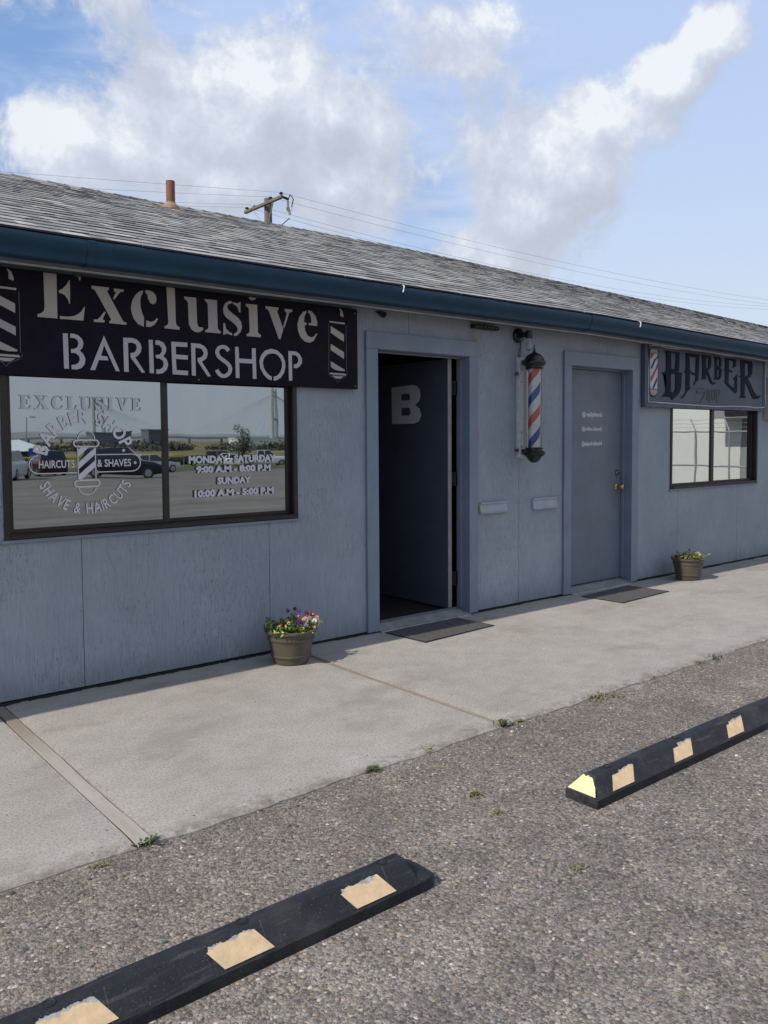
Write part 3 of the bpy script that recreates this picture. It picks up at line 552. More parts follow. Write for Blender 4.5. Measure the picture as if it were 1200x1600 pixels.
TR={'E':[[(-2.2279,2.0549),(-2.2282,2.069),(-2.2111,2.0749),(-2.1959,2.0881),(-2.1905,2.1088),(-2.191,2.2097),(-2.1919,2.3003),(-2.198,2.3179),(-2.2107,2.3314),(-2.2251,2.3379),(-2.2257,2.3521),(-2.1249,2.3542),(-2.125,2.3255),(-2.1251,2.1966),(-2.1254,2.0555)],[(-2.1148,2.2045),(-2.0943,2.217),(-2.0734,2.2398),(-2.0591,2.2654),(-2.055,2.2659),(-2.0545,2.2042),(-2.0572,2.1388),(-2.0606,2.1419),(-2.0685,2.1651),(-2.0816,2.1825),(-2.0983,2.191),(-2.1134,2.1938)],[(-2.0507,2.3263),(-2.0305,2.3134),(-2.0104,2.2917),(-2.0022,2.2727),(-1.9977,2.2732),(-1.994,2.323),(-1.992,2.3595),(-2.1107,2.3595),(-2.1114,2.3323),(-2.0778,2.3314)],[(-2.1123,2.0703),(-2.112,2.055),(-1.9868,2.0562),(-1.9762,2.1329),(-1.9815,2.1289),(-1.9978,2.1031),(-2.0191,2.0855),(-2.0435,2.0747),(-2.071,2.0695),(-2.0947,2.0691)]],'x':[[(-1.9374,2.251),(-1.8416,2.2519),(-1.84,2.2397),(-1.8474,2.2354),(-1.8511,2.2297),(-1.7651,2.0745),(-1.7578,2.0687),(-1.743,2.0657),(-1.7452,2.0529),(-1.842,2.0545),(-1.8417,2.0662),(-1.8313,2.0724),(-1.8347,2.0827),(-1.9106,2.2162),(-1.9209,2.2308),(-1.9367,2.2361)],[(-1.8118,2.2499),(-1.7536,2.2491),(-1.7557,2.2382),(-1.7762,2.2342),(-1.8085,2.1899),(-1.8176,2.1908),(-1.8156,2.1981),(-1.8002,2.2298),(-1.8121,2.2357)],[(-1.9285,2.0675),(-1.9089,2.0692),(-1.8943,2.0828),(-1.8683,2.1168),(-1.8612,2.1122),(-1.8782,2.0789),(-1.8767,2.0685),(-1.8677,2.0675),(-1.8698,2.0556),(-1.9288,2.0542)]],'c':[[(-1.6411,2.2589),(-1.6635,2.2482),(-1.6867,2.2276),(-1.7063,2.1949),(-1.7148,2.1545),(-1.7117,2.1224),(-1.6993,2.091),(-1.6753,2.0641),(-1.6412,2.0506),(-1.6393,2.1036),(-1.6509,2.1316),(-1.6578,2.1636),(-1.6597,2.1961),(-1.6546,2.2219),(-1.6426,2.2442)],[(-1.6281,2.2592),(-1.6283,2.2483),(-1.6159,2.2369),(-1.6107,2.2119),(-1.5995,2.1912),(-1.5803,2.1839),(-1.5664,2.1945),(-1.5601,2.2134),(-1.5655,2.2386),(-1.5826,2.2551),(-1.6057,2.2617)],[(-1.625,2.0902),(-1.6266,2.0518),(-1.6026,2.0526),(-1.575,2.0688),(-1.5528,2.102),(-1.5625,2.1074),(-1.5705,2.0949),(-1.5883,2.0842),(-1.6078,2.0826)]],'l':[[(-1.5122,2.3382),(-1.4462,2.346),(-1.4467,2.3255),(-1.4449,2.2177),(-1.4435,2.091),(-1.4378,2.0746),(-1.4197,2.0648),(-1.4208,2.0509),(-1.5156,2.0523),(-1.5141,2.0646),(-1.4981,2.0715),(-1.4898,2.0871),(-1.4951,2.2127),(-1.497,2.3086),(-1.5027,2.3209),(-1.5125,2.3234)]],'u':[[(-1.3866,2.2491),(-1.3097,2.2496),(-1.3088,2.2125),(-1.3058,2.0912),(-1.2956,2.0768),(-1.2788,2.0762),(-1.2661,2.0754),(-1.2672,2.0638),(-1.2835,2.051),(-1.3046,2.0445),(-1.3254,2.0478),(-1.3459,2.0613),(-1.3598,2.0905),(-1.3634,2.2184),(-1.3715,2.227),(-1.3856,2.238)],[(-1.2543,2.2484),(-1.1721,2.2491),(-1.1711,2.1681),(-1.1697,2.0793),(-1.1634,2.0701),(-1.1505,2.0633),(-1.1507,2.0497),(-1.253,2.0503),(-1.2528,2.063),(-1.2387,2.068),(-1.2321,2.0781),(-1.2336,2.2199),(-1.2398,2.2289),(-1.2524,2.2372)]],'s':[[(-1.0701,2.2544),(-1.0944,2.2512),(-1.1189,2.2331),(-1.1304,2.2029),(-1.1266,2.1722),(-1.1095,2.1504),(-1.0745,2.13),(-1.0437,2.109),(-1.0306,2.0904),(-1.0355,2.0703),(-1.0581,2.0548),(-1.0592,2.041),(-1.0359,2.0466),(-1.013,2.0681),(-1.0012,2.1007),(-1.0074,2.1318),(-1.025,2.1539),(-1.0648,2.1778),(-1.091,2.1949),(-1.103,2.2133),(-1.097,2.2314),(-1.0725,2.2397)],[(-1.0635,2.2484),(-1.0257,2.2443),(-1.0188,2.2521),(-1.0089,2.2531),(-1.0109,2.1906),(-1.0208,2.1917),(-1.0262,2.2128),(-1.0394,2.2292),(-1.0628,2.2387)],[(-1.1298,2.1155),(-1.1198,2.1144),(-1.1129,2.0838),(-1.0934,2.0639),(-1.0714,2.0577),(-1.0716,2.044),(-1.1025,2.0514),(-1.1179,2.0522),(-1.1224,2.0433),(-1.1325,2.0441)]],'i':[[(-0.9715,2.2477),(-0.8911,2.2489),(-0.889,2.1538),(-0.8871,2.0738),(-0.8663,2.0613),(-0.8675,2.0472),(-0.9681,2.0477),(-0.9687,2.0604),(-0.954,2.0667),(-0.947,2.0772),(-0.9505,2.22),(-0.9581,2.2272),(-0.9708,2.2347)],[(-0.894,2.3021),(-0.8955,2.2943),(-0.8997,2.2869),(-0.9061,2.2808),(-0.9142,2.2765),(-0.923,2.2744),(-0.9318,2.2747),(-0.9397,2.2774),(-0.9459,2.2822),(-0.9498,2.2887),(-0.951,2.2961),(-0.9495,2.3039),(-0.9454,2.3112),(-0.939,2.3173),(-0.931,2.3216),(-0.9222,2.3238),(-0.9134,2.3235),(-0.9055,2.3209),(-0.8992,2.3161),(-0.8952,2.3096)]],'v':[[(-0.8305,2.2467),(-0.7315,2.247),(-0.7332,2.2346),(-0.7429,2.2276),(-0.7407,2.2156),(-0.6988,2.1108),(-0.7216,2.0456),(-0.7336,2.0468),(-0.8004,2.21),(-0.812,2.2271),(-0.8284,2.2324)],[(-0.6866,2.2433),(-0.6277,2.2432),(-0.6296,2.2309),(-0.6528,2.2192),(-0.6914,2.1176),(-0.6997,2.1265),(-0.67,2.2128),(-0.6728,2.2198),(-0.6852,2.2282)]],'e':[[(-0.5186,2.2476),(-0.5453,2.2363),(-0.575,2.1997),(-0.5885,2.1549),(-0.585,2.1116),(-0.5652,2.0693),(-0.5302,2.045),(-0.4947,2.0392),(-0.4647,2.0521),(-0.434,2.0987),(-0.44,2.1057),(-0.4553,2.0848),(-0.4823,2.0744),(-0.509,2.0833),(-0.5293,2.1159),(-0.5347,2.1496),(-0.5181,2.1534),(-0.5179,2.1696),(-0.5374,2.1689),(-0.5339,2.2082),(-0.517,2.2365)],[(-0.5038,2.25),(-0.4771,2.2476),(-0.4475,2.2208),(-0.4317,2.1828),(-0.4345,2.153),(-0.5003,2.1549),(-0.4989,2.1697),(-0.4781,2.169),(-0.4806,2.2031),(-0.4893,2.2269),(-0.504,2.2377)]],'emb':[[(-0.25,2.2989),(-0.2251,2.2761),(-0.2147,2.2417),(-0.2174,2.2304),(-0.24,2.2394),(-0.2396,2.2697)],[(-0.3321,2.1963),(-0.2038,2.1946),(-0.2039,2.1835),(-0.3322,2.1863)],[(-0.3214,2.1632),(-0.2123,2.113),(-0.2129,2.0648),(-0.3219,2.1172)],[(-0.3228,2.0431),(-0.2124,1.9938),(-0.2129,1.9481),(-0.3233,2.002)],[(-0.3242,1.9267),(-0.2073,1.8747),(-0.2087,1.866),(-0.2518,1.8649),(-0.2956,1.8729),(-0.3234,1.8891)],[(-0.3332,1.85),(-0.2013,1.848),(-0.1949,1.8422),(-0.2014,1.8358),(-0.3302,1.8386)],[(-0.3136,1.8308),(-0.2174,1.83),(-0.2429,1.8136),(-0.2713,1.8114),(-0.2932,1.8176)]],'embline':[[(-0.3423,1.8631),(-0.3456,1.8454),(-0.3273,1.8287),(-0.2808,1.8055),(-0.2653,1.7859),(-0.2462,1.8069),(-0.2015,1.8266),(-0.1821,1.8479),(-0.1851,1.863)],[(-0.3367,2.1759),(-0.3374,2.0161),(-0.3404,1.8657)],[(-0.1913,2.1779),(-0.191,2.0257),(-0.1915,1.8627)]],'bB':[[(-2.0991,1.9782),(-2.0729,1.9794),(-2.0719,1.8831),(-2.0711,1.7897),(-2.0969,1.7892),(-2.0983,1.8894)],[(-2.0594,1.9804),(-2.0421,1.9809),(-2.0161,1.9736),(-1.9964,1.9548),(-1.99,1.9329),(-1.9942,1.9103),(-2.0101,1.891),(-1.9923,1.8738),(-1.9807,1.848),(-1.9855,1.8192),(-2.0023,1.798),(-2.0269,1.7879),(-2.0571,1.788),(-2.0565,1.8114),(-2.0364,1.8133),(-2.02,1.8235),(-2.0106,1.8423),(-2.0149,1.8623),(-2.0328,1.8762),(-2.0576,1.8767),(-2.0571,1.8969),(-2.0382,1.8993),(-2.0218,1.9105),(-2.0164,1.9311),(-2.0228,1.9488),(-2.0387,1.9578),(-2.06,1.957)]],'bA':[[(-1.9555,1.7889),(-1.8749,1.9829),(-1.7888,1.7899),(-1.8103,1.7888),(-1.8749,1.9305),(-1.8932,1.8704),(-1.8583,1.8683),(-1.8529,1.847),(-1.9063,1.8461),(-1.9286,1.7894)]],'bR':[[(-1.7649,1.9798),(-1.7125,1.9816),(-1.6861,1.975),(-1.6644,1.9553),(-1.6569,1.9303),(-1.6633,1.9044),(-1.6793,1.8843),(-1.6964,1.8727),(-1.6391,1.7885),(-1.6592,1.7875),(-1.7238,1.8711),(-1.7241,1.8964),(-1.71,1.8973),(-1.6943,1.9067),(-1.685,1.9285),(-1.6912,1.9472),(-1.7109,1.9555),(-1.7372,1.9537),(-1.7367,1.7881),(-1.7628,1.7882)]],'bB2':[[(-1.6135,1.9786),(-1.5891,1.9795),(-1.5851,1.7876),(-1.6115,1.7873)],[(-1.5727,1.9786),(-1.5489,1.979),(-1.5215,1.9671),(-1.5072,1.942),(-1.5087,1.9159),(-1.5255,1.8897),(-1.505,1.8727),(-1.4963,1.8427),(-1.5063,1.8117),(-1.5299,1.7911),(-1.5577,1.7846),(-1.5714,1.7861),(-1.5709,1.8107),(-1.5479,1.8119),(-1.5292,1.8258),(-1.5232,1.8456),(-1.5306,1.8647),(-1.5511,1.8752),(-1.5718,1.8754),(-1.5713,1.8948),(-1.5507,1.8969),(-1.5342,1.9143),(-1.5337,1.936),(-1.5495,1.9522),(-1.5732,1.954)]],'bE':[[(-1.4747,1.9777),(-1.3718,1.9787),(-1.3732,1.953),(-1.4471,1.9512),(-1.4471,1.9044),(-1.3709,1.9033),(-1.3714,1.878),(-1.4477,1.8781),(-1.4443,1.8126),(-1.3713,1.8117),(-1.3718,1.7851),(-1.4694,1.7873)]],'bR2':[[(-1.3486,1.9781),(-1.2926,1.9775),(-1.2633,1.967),(-1.2438,1.9459),(-1.2404,1.9191),(-1.2498,1.8916),(-1.2799,1.8711),(-1.2209,1.7859),(-1.242,1.7841),(-1.3069,1.8714),(-1.3065,1.8929),(-1.2893,1.8947),(-1.2703,1.9084),(-1.2665,1.9288),(-1.2785,1.9459),(-1.298,1.9522),(-1.3224,1.9519),(-1.3209,1.7851),(-1.3462,1.7849)]],'bS':[[(-1.0872,1.9545),(-1.0917,1.9598),(-1.0986,1.9677),(-1.1075,1.9748),(-1.1176,1.979),(-1.128,1.981),(-1.1384,1.9809),(-1.1492,1.9791),(-1.1606,1.9753),(-1.1713,1.9686),(-1.1796,1.9592),(-1.1857,1.9482),(-1.1887,1.936),(-1.1874,1.924),(-1.183,1.9127),(-1.1763,1.9024),(-1.1671,1.8938),(-1.1567,1.8868),(-1.1466,1.8804),(-1.1364,1.8742),(-1.1263,1.8684),(-1.1182,1.863),(-1.1119,1.8575),(-1.1069,1.8519),(-1.1035,1.8468),(-1.1016,1.8421),(-1.1009,1.8376),(-1.1013,1.8326),(-1.1027,1.8264),(-1.1053,1.8201),(-1.1086,1.8151),(-1.1138,1.8106),(-1.121,1.8061),(-1.1274,1.8033),(-1.1323,1.8023),(-1.1371,1.8023),(-1.1419,1.8033),(-1.1469,1.8054),(-1.1521,1.8088),(-1.1569,1.8129),(-1.1618,1.8192),(-1.1668,1.8272),(-1.1704,1.8332),(-1.1929,1.8213),(-1.1892,1.8152),(-1.1836,1.8062),(-1.1768,1.7976),(-1.1692,1.7909),(-1.1609,1.7855),(-1.1516,1.7817),(-1.1416,1.7796),(-1.131,1.7796),(-1.12,1.7819),(-1.1089,1.7866),(-1.0982,1.7933),(-1.0888,1.8016),(-1.0821,1.8113),(-1.0779,1.8214),(-1.0756,1.831),(-1.075,1.8401),(-1.0764,1.8491),(-1.0799,1.8578),(-1.0853,1.866),(-1.0923,1.8736),(-1.1006,1.8809),(-1.1106,1.8876),(-1.1211,1.8936),(-1.131,1.8995),(-1.1406,1.9056),(-1.1494,1.9114),(-1.1556,1.9171),(-1.1598,1.9237),(-1.1627,1.9308),(-1.1634,1.9366),(-1.1619,1.9422),(-1.1584,1.9484),(-1.1546,1.9528),(-1.1505,1.9553),(-1.1445,1.9572),(-1.1383,1.9582),(-1.1328,1.9583),(-1.1276,1.9573),(-1.1233,1.9556),(-1.1183,1.9514),(-1.1126,1.9448),(-1.1083,1.9398)]],'bH':[[(-1.0521,1.9753),(-1.0286,1.9769),(-1.0256,1.9051),(-0.9337,1.9047),(-0.9326,1.9748),(-0.9062,1.9756),(-0.9034,1.7835),(-0.9293,1.7834),(-0.9293,1.8784),(-1.0251,1.8779),(-1.0241,1.784),(-1.0503,1.7838)]],'bO':[[(-0.7908,1.7787),(-0.8174,1.7857),(-0.85,1.8127),(-0.874,1.854),(-0.8804,1.896),(-0.8672,1.9344),(-0.8365,1.9669),(-0.7921,1.9802),(-0.7476,1.9726),(-0.7085,1.9439),(-0.6892,1.9066),(-0.6857,1.8731),(-0.696,1.8341),(-0.722,1.7992),(-0.7505,1.7827),(-0.7758,1.7769),(-0.7754,1.8041),(-0.7501,1.81),(-0.7272,1.8326),(-0.7126,1.8621),(-0.7105,1.891),(-0.7202,1.9192),(-0.7424,1.9419),(-0.7647,1.951),(-0.7926,1.9507),(-0.8204,1.9419),(-0.8456,1.9192),(-0.8554,1.888),(-0.8493,1.8576),(-0.8332,1.8324),(-0.8114,1.812),(-0.7905,1.8035)]],'bP':[[(-0.6625,1.9741),(-0.6048,1.9743),(-0.5759,1.9591),(-0.557,1.9285),(-0.5591,1.8991),(-0.58,1.8761),(-0.6005,1.8653),(-0.6208,1.8667),(-0.6205,1.89),(-0.6001,1.893),(-0.5853,1.9099),(-0.5867,1.9341),(-0.6052,1.9501),(-0.6358,1.9497),(-0.6348,1.7836),(-0.6596,1.7826)]],'emb_dx':-2.123,'2B':[[(3.7036,2.2552),(3.7207,2.2448),(3.7356,2.2092),(3.7405,2.0579),(3.6967,2.036),(3.6592,2.0373),(3.6875,2.023),(3.7347,2.0199),(3.7316,2.0313),(3.7378,1.8639),(3.7197,1.8266),(3.6591,1.8013),(3.7485,1.8039),(3.8153,1.8005),(3.8523,1.7724),(3.9213,1.8088),(3.9791,1.8451),(4.0122,1.9051),(4.0158,2.0524),(3.9257,2.0551),(3.9693,2.0662),(3.9702,2.2498),(3.8107,2.2505)],[(3.8158,2.235),(3.912,2.2383),(3.9035,2.0922),(3.8288,2.07)],[(3.82,2.0301),(3.9067,2.0341),(3.9081,1.8802),(3.8815,1.8527),(3.8238,1.8483)]],'2A':[[(4.0886,2.2518),(4.3425,2.2537),(4.3416,2.0813),(4.3335,1.9932),(4.2876,1.9695),(4.2679,1.936),(4.2473,1.9407),(4.2824,1.9748),(4.286,2.035),(4.2348,2.0381),(4.1732,2.0651),(4.1647,1.9159),(4.1923,1.9033),(4.1078,1.8545),(4.0591,1.8046),(4.0295,1.7957),(4.0047,1.8031),(4.0392,1.8067),(4.0977,1.8596),(4.0982,2.0535),(4.0632,2.0573),(4.0975,2.0831),(4.0994,2.2149)],[(4.1595,2.2184),(4.2866,2.2204),(4.2834,2.0567),(4.224,2.0621),(4.1677,2.0865)]],'2R':[[(4.4085,2.2529),(4.5775,2.2495),(4.5818,2.1763),(4.5712,2.1298),(4.5229,2.0938),(4.5656,2.0346),(4.6084,1.9811),(4.6443,1.9701),(4.6858,1.9841),(4.6684,1.9618),(4.621,1.9538),(4.5791,1.9676),(4.4882,2.08),(4.4784,2.0125),(4.4961,2.0041),(4.3863,1.9995),(4.4147,2.0128),(4.4126,2.2277)],[(4.4785,2.2285),(4.531,2.2285),(4.5313,2.1308),(4.4818,2.104)]],'2B2':[[(4.6307,2.2496),(4.7626,2.2512),(4.7937,2.225),(4.7896,2.1564),(4.7659,2.1365),(4.7992,2.1195),(4.7928,2.0444),(4.7513,2.0085),(4.6373,2.0099),(4.6666,2.0266),(4.661,2.2298)],[(4.7031,2.223),(4.7513,2.2226),(4.7531,2.1607),(4.7054,2.1397)],[(4.7061,2.1149),(4.7544,2.1142),(4.7504,2.0426),(4.7146,2.0255)]],'2E':[[(4.8664,2.2479),(5.0976,2.2453),(5.1064,2.1695),(5.031,2.1498),(5.0527,2.1826),(5.0438,2.2252),(4.9472,2.2337),(4.9464,2.1361),(5.0322,2.1119),(5.02,2.0986),(4.9448,2.1046),(4.9423,1.9816),(5.063,1.929),(5.0876,1.9554),(5.0854,2.0253),(5.0474,2.0269),(5.1345,2.0848),(5.1303,1.893),(5.09,1.8758),(4.8616,1.991),(4.8795,2.0106),(4.8764,2.117),(4.8394,2.1215),(4.876,2.1295)]],'2R2':[[(5.2,2.2447),(5.4159,2.2438),(5.4699,2.224),(5.4605,2.1061),(5.4219,2.0653),(5.3561,2.0527),(5.4241,2.0002),(5.5074,1.9116),(5.5767,1.861),(5.679,1.8706),(5.6185,1.8358),(5.5239,1.8234),(5.4691,1.8514),(5.3044,2.0279),(5.2968,1.8595),(5.337,1.8347),(5.1939,1.8308),(5.2253,1.8574),(5.2189,2.0565),(5.1671,2.0671),(5.2183,2.0758)],[(5.2918,2.2144),(5.3772,2.2125),(5.3813,2.0895),(5.2966,2.0663)]],'2shop0':[[(4.4611,1.9031),(4.4435,1.9063),(4.4176,1.9112),(4.3891,1.9149),(4.363,1.9137),(4.342,1.9049),(4.3247,1.8918),(4.3124,1.8781),(4.3075,1.8668),(4.3142,1.8584),(4.3289,1.8537),(4.3472,1.8515),(4.3678,1.8512),(4.3935,1.8549),(4.4234,1.8617),(4.4492,1.8669),(4.4591,1.8673),(4.4593,1.8623),(4.4531,1.8494),(4.4418,1.8334),(4.4297,1.8177),(4.4153,1.8014),(4.3974,1.7835),(4.3802,1.7671),(4.3683,1.7558),(4.3823,1.7518),(4.3942,1.7632),(4.4115,1.7796),(4.4298,1.7979),(4.4445,1.8146),(4.4569,1.8306),(4.4686,1.8471),(4.4755,1.8619),(4.4701,1.8739),(4.4465,1.8752),(4.4179,1.8696),(4.3886,1.8629),(4.3662,1.8596),(4.3498,1.8599),(4.3351,1.8616),(4.326,1.8643),(4.3234,1.8673),(4.3273,1.8755),(4.3384,1.8878),(4.3536,1.8994),(4.3683,1.9059),(4.3866,1.9064),(4.4122,1.903),(4.4374,1.8982),(4.4551,1.895)]],'2shop1':[[(4.5198,1.9015),(4.5181,1.8897),(4.5157,1.8727),(4.5134,1.8539),(4.5121,1.8367),(4.5126,1.8208),(4.5142,1.8049),(4.5159,1.7911),(4.5171,1.7814),(4.5335,1.7823),(4.5323,1.7919),(4.5305,1.8057),(4.529,1.8215),(4.5285,1.837),(4.5297,1.8538),(4.532,1.8725),(4.5345,1.8895),(4.5362,1.9013)]],'2shop2':[[(4.5573,1.9027),(4.5561,1.8914),(4.5542,1.8751),(4.5526,1.8565),(4.552,1.8378),(4.553,1.8176),(4.555,1.7953),(4.5573,1.775),(4.5588,1.761),(4.5752,1.7617),(4.5737,1.7758),(4.5715,1.796),(4.5695,1.8182),(4.5685,1.8382),(4.5691,1.8566),(4.5707,1.8751),(4.5726,1.8913),(4.5738,1.9026)]],'2shop3':[[(4.5296,1.8297),(4.5363,1.8314),(4.5459,1.8338),(4.5557,1.8363),(4.5623,1.838),(4.558,1.8429),(4.5514,1.8413),(4.5417,1.8388),(4.532,1.8363),(4.5253,1.8346)]],'2shop4':[[(4.6088,1.9012),(4.6082,1.8895),(4.6075,1.8727),(4.6068,1.8546),(4.6069,1.8394),(4.6074,1.8277),(4.6082,1.8175),(4.6099,1.8088),(4.613,1.8014),(4.6182,1.7954),(4.6256,1.791),(4.6347,1.7884),(4.6436,1.7882),(4.6516,1.789),(4.6615,1.7915),(4.6695,1.7981),(4.6744,1.8099),(4.6767,1.8316),(4.6775,1.861),(4.6775,1.8898),(4.6776,1.9095),(4.6621,1.9091),(4.662,1.8894),(4.6619,1.8607),(4.6612,1.8315),(4.6589,1.8104),(4.6548,1.8005),(4.6508,1.7971),(4.6474,1.7966),(4.6428,1.7962),(4.6394,1.7961),(4.6358,1.7972),(4.6314,1.7998),(4.6277,1.8041),(4.6251,1.8103),(4.6236,1.8184),(4.6228,1.8283),(4.6223,1.8398),(4.6223,1.8549),(4.6229,1.8729),(4.6237,1.8897),(4.6242,1.9014)]],'2shop5':[[(4.7035,1.9074),(4.7033,1.8959),(4.7029,1.8795),(4.7027,1.8607),(4.7029,1.8422),(4.7038,1.8224),(4.7051,1.8008),(4.7065,1.7813),(4.7074,1.7677),(4.7243,1.7683),(4.7233,1.7819),(4.722,1.8014),(4.7206,1.823),(4.7198,1.8427),(4.7196,1.8611),(4.7198,1.8798),(4.7201,1.8963),(4.7203,1.9078)]],'2shop6':[[(4.7167,1.8997),(4.7249,1.9006),(4.7362,1.9018),(4.7467,1.9024),(4.7523,1.9017),(4.7551,1.8992),(4.7577,1.8943),(4.7591,1.8879),(4.7598,1.8811),(4.7602,1.8735),(4.7598,1.8652),(4.758,1.8574),(4.7544,1.8519),(4.7477,1.8483),(4.737,1.8453),(4.7255,1.8429),(4.7173,1.8411),(4.7225,1.8343),(4.7305,1.836),(4.7427,1.8386),(4.7562,1.8424),(4.7669,1.8483),(4.7722,1.8561),(4.7743,1.865),(4.7747,1.8739),(4.7743,1.8818),(4.7736,1.8889),(4.772,1.896),(4.7685,1.9025),(4.7611,1.9078),(4.7485,1.9099),(4.7347,1.9092),(4.7226,1.9079),(4.7146,1.9071)]],'2cyl':[[(3.4539,2.2128),(3.5908,2.2161),(3.5894,2.0455),(3.5881,1.8719),(3.4646,1.8729),(3.4588,2.0392)]],'2cap':[[(3.4538,2.2179),(3.458,2.236),(3.4847,2.2608),(3.5209,2.2693),(3.5622,2.2632),(3.5856,2.2441),(3.5925,2.2224)],[(3.462,1.8661),(3.5901,1.8652),(3.5796,1.8328),(3.5523,1.8138),(3.5204,1.8062),(3.4837,1.8169),(3.4661,1.8395)],[(3.492,1.8609),(3.5606,1.8606),(3.5474,1.8318),(3.5228,1.8233),(3.4989,1.8354)]],'2back':[[(3.4405,2.2069),(3.4444,2.2403),(3.4755,2.2678),(3.5208,2.2785),(3.5713,2.2726),(3.5994,2.2476),(3.6049,2.2014),(3.602,1.8698),(3.5889,1.8279),(3.5527,1.7957),(3.5207,1.7886),(3.475,1.7987),(3.4517,1.8339),(3.4462,2.0386)]],'2red':[[(3.4557,2.2109),(3.5284,2.2123),(3.4774,2.1631),(3.4621,2.1596)],[(3.5878,2.1281),(3.5914,2.0869),(3.5751,2.068),(3.4788,1.9376),(3.4679,1.9397),(3.469,1.9782),(3.5475,2.0692)]],'2blk':[[(3.5293,2.1609),(3.5712,2.1762),(3.4927,2.0691),(3.4711,2.0603),(3.4708,2.0808)],[(3.5889,2.2159),(3.5915,2.1748),(3.578,2.1585),(3.555,2.1598)],[(3.5784,1.9932),(3.5792,1.9519),(3.5595,1.9201),(3.5255,1.8744),(3.4945,1.8754)]],'2rope':[(3.4179,2.2814),(3.4205,2.0371),(3.423,1.7432),(3.6477,1.7408),(4.0324,1.7327),(4.2336,1.7301),(4.6659,1.7245),(5.0342,1.734),(5.291,1.7374),(5.5577,1.7284),(5.7428,1.7374),(5.7696,1.7661),(5.7537,2.0126),(5.7584,2.2657),(5.7371,2.2791),(5.6202,2.2745),(5.4849,2.2753),(5.4045,2.2863),(5.3122,2.288),(5.1956,2.2812),(5.0177,2.2739),(4.8686,2.2738),(4.7466,2.2777),(4.591,2.2867),(4.4392,2.2864),(4.2202,2.2865),(4.0396,2.29),(3.9221,2.2835),(3.778,2.282),(3.6743,2.2882),(3.5721,2.2959)],'2bolt':[(3.3845,1.7118),(3.6987,1.6993),(4.1011,1.7096)],'doorB':[[(0.8026,1.8377),(0.5241,1.8442),(0.4786,1.8328),(0.4468,1.8047),(0.4365,1.7514),(0.4527,1.708),(0.5037,1.6798),(0.4504,1.6496),(0.4296,1.5925),(0.4538,1.5436),(0.5128,1.5271),(0.7997,1.5272)],[(0.6756,1.7767),(0.5762,1.7756),(0.5628,1.7482),(0.5711,1.7217),(0.6761,1.7224)],[(0.6766,1.6609),(0.5716,1.6591),(0.5555,1.6245),(0.5721,1.5946),(0.6771,1.5956)]]}
# ------------------------------------------------------------------ camera
CAM = dict(f=1287.2037, yaw=.68583373, pit=.05174374, roll=-.0064504, loc=(-3.6005454, -4.606911, 1.3916906), shift=-45.705)
def make_camera():
    cd = bpy.data.cameras.new('camera'); co = bpy.data.objects.new('camera', cd); COL.objects.link(co)
    yaw, pit, roll = CAM['yaw'], CAM['pit'], CAM['roll']
    F = Vector((math.sin(yaw)*math.cos(pit), math.cos(yaw)*math.cos(pit), -math.sin(pit)))
    Rt = Vector((math.cos(yaw), -math.sin(yaw), 0)); U = Rt.cross(F)
    R2 = Rt*math.cos(roll) + U*math.sin(roll); U2 = -Rt*math.sin(roll) + U*math.cos(roll)
    m = Matrix((R2, U2, -F)).transposed().to_4x4(); m.translation = Vector(CAM['loc'])
    co.matrix_world = m
    cd.sensor_fit = 'VERTICAL'; cd.sensor_height = 36; cd.sensor_width = 27
    cd.lens = CAM['f']/1600*36; cd.shift_y = CAM['shift']/1600
    cd.clip_start = .05; cd.clip_end = 9000
    S.camera = co
make_camera()

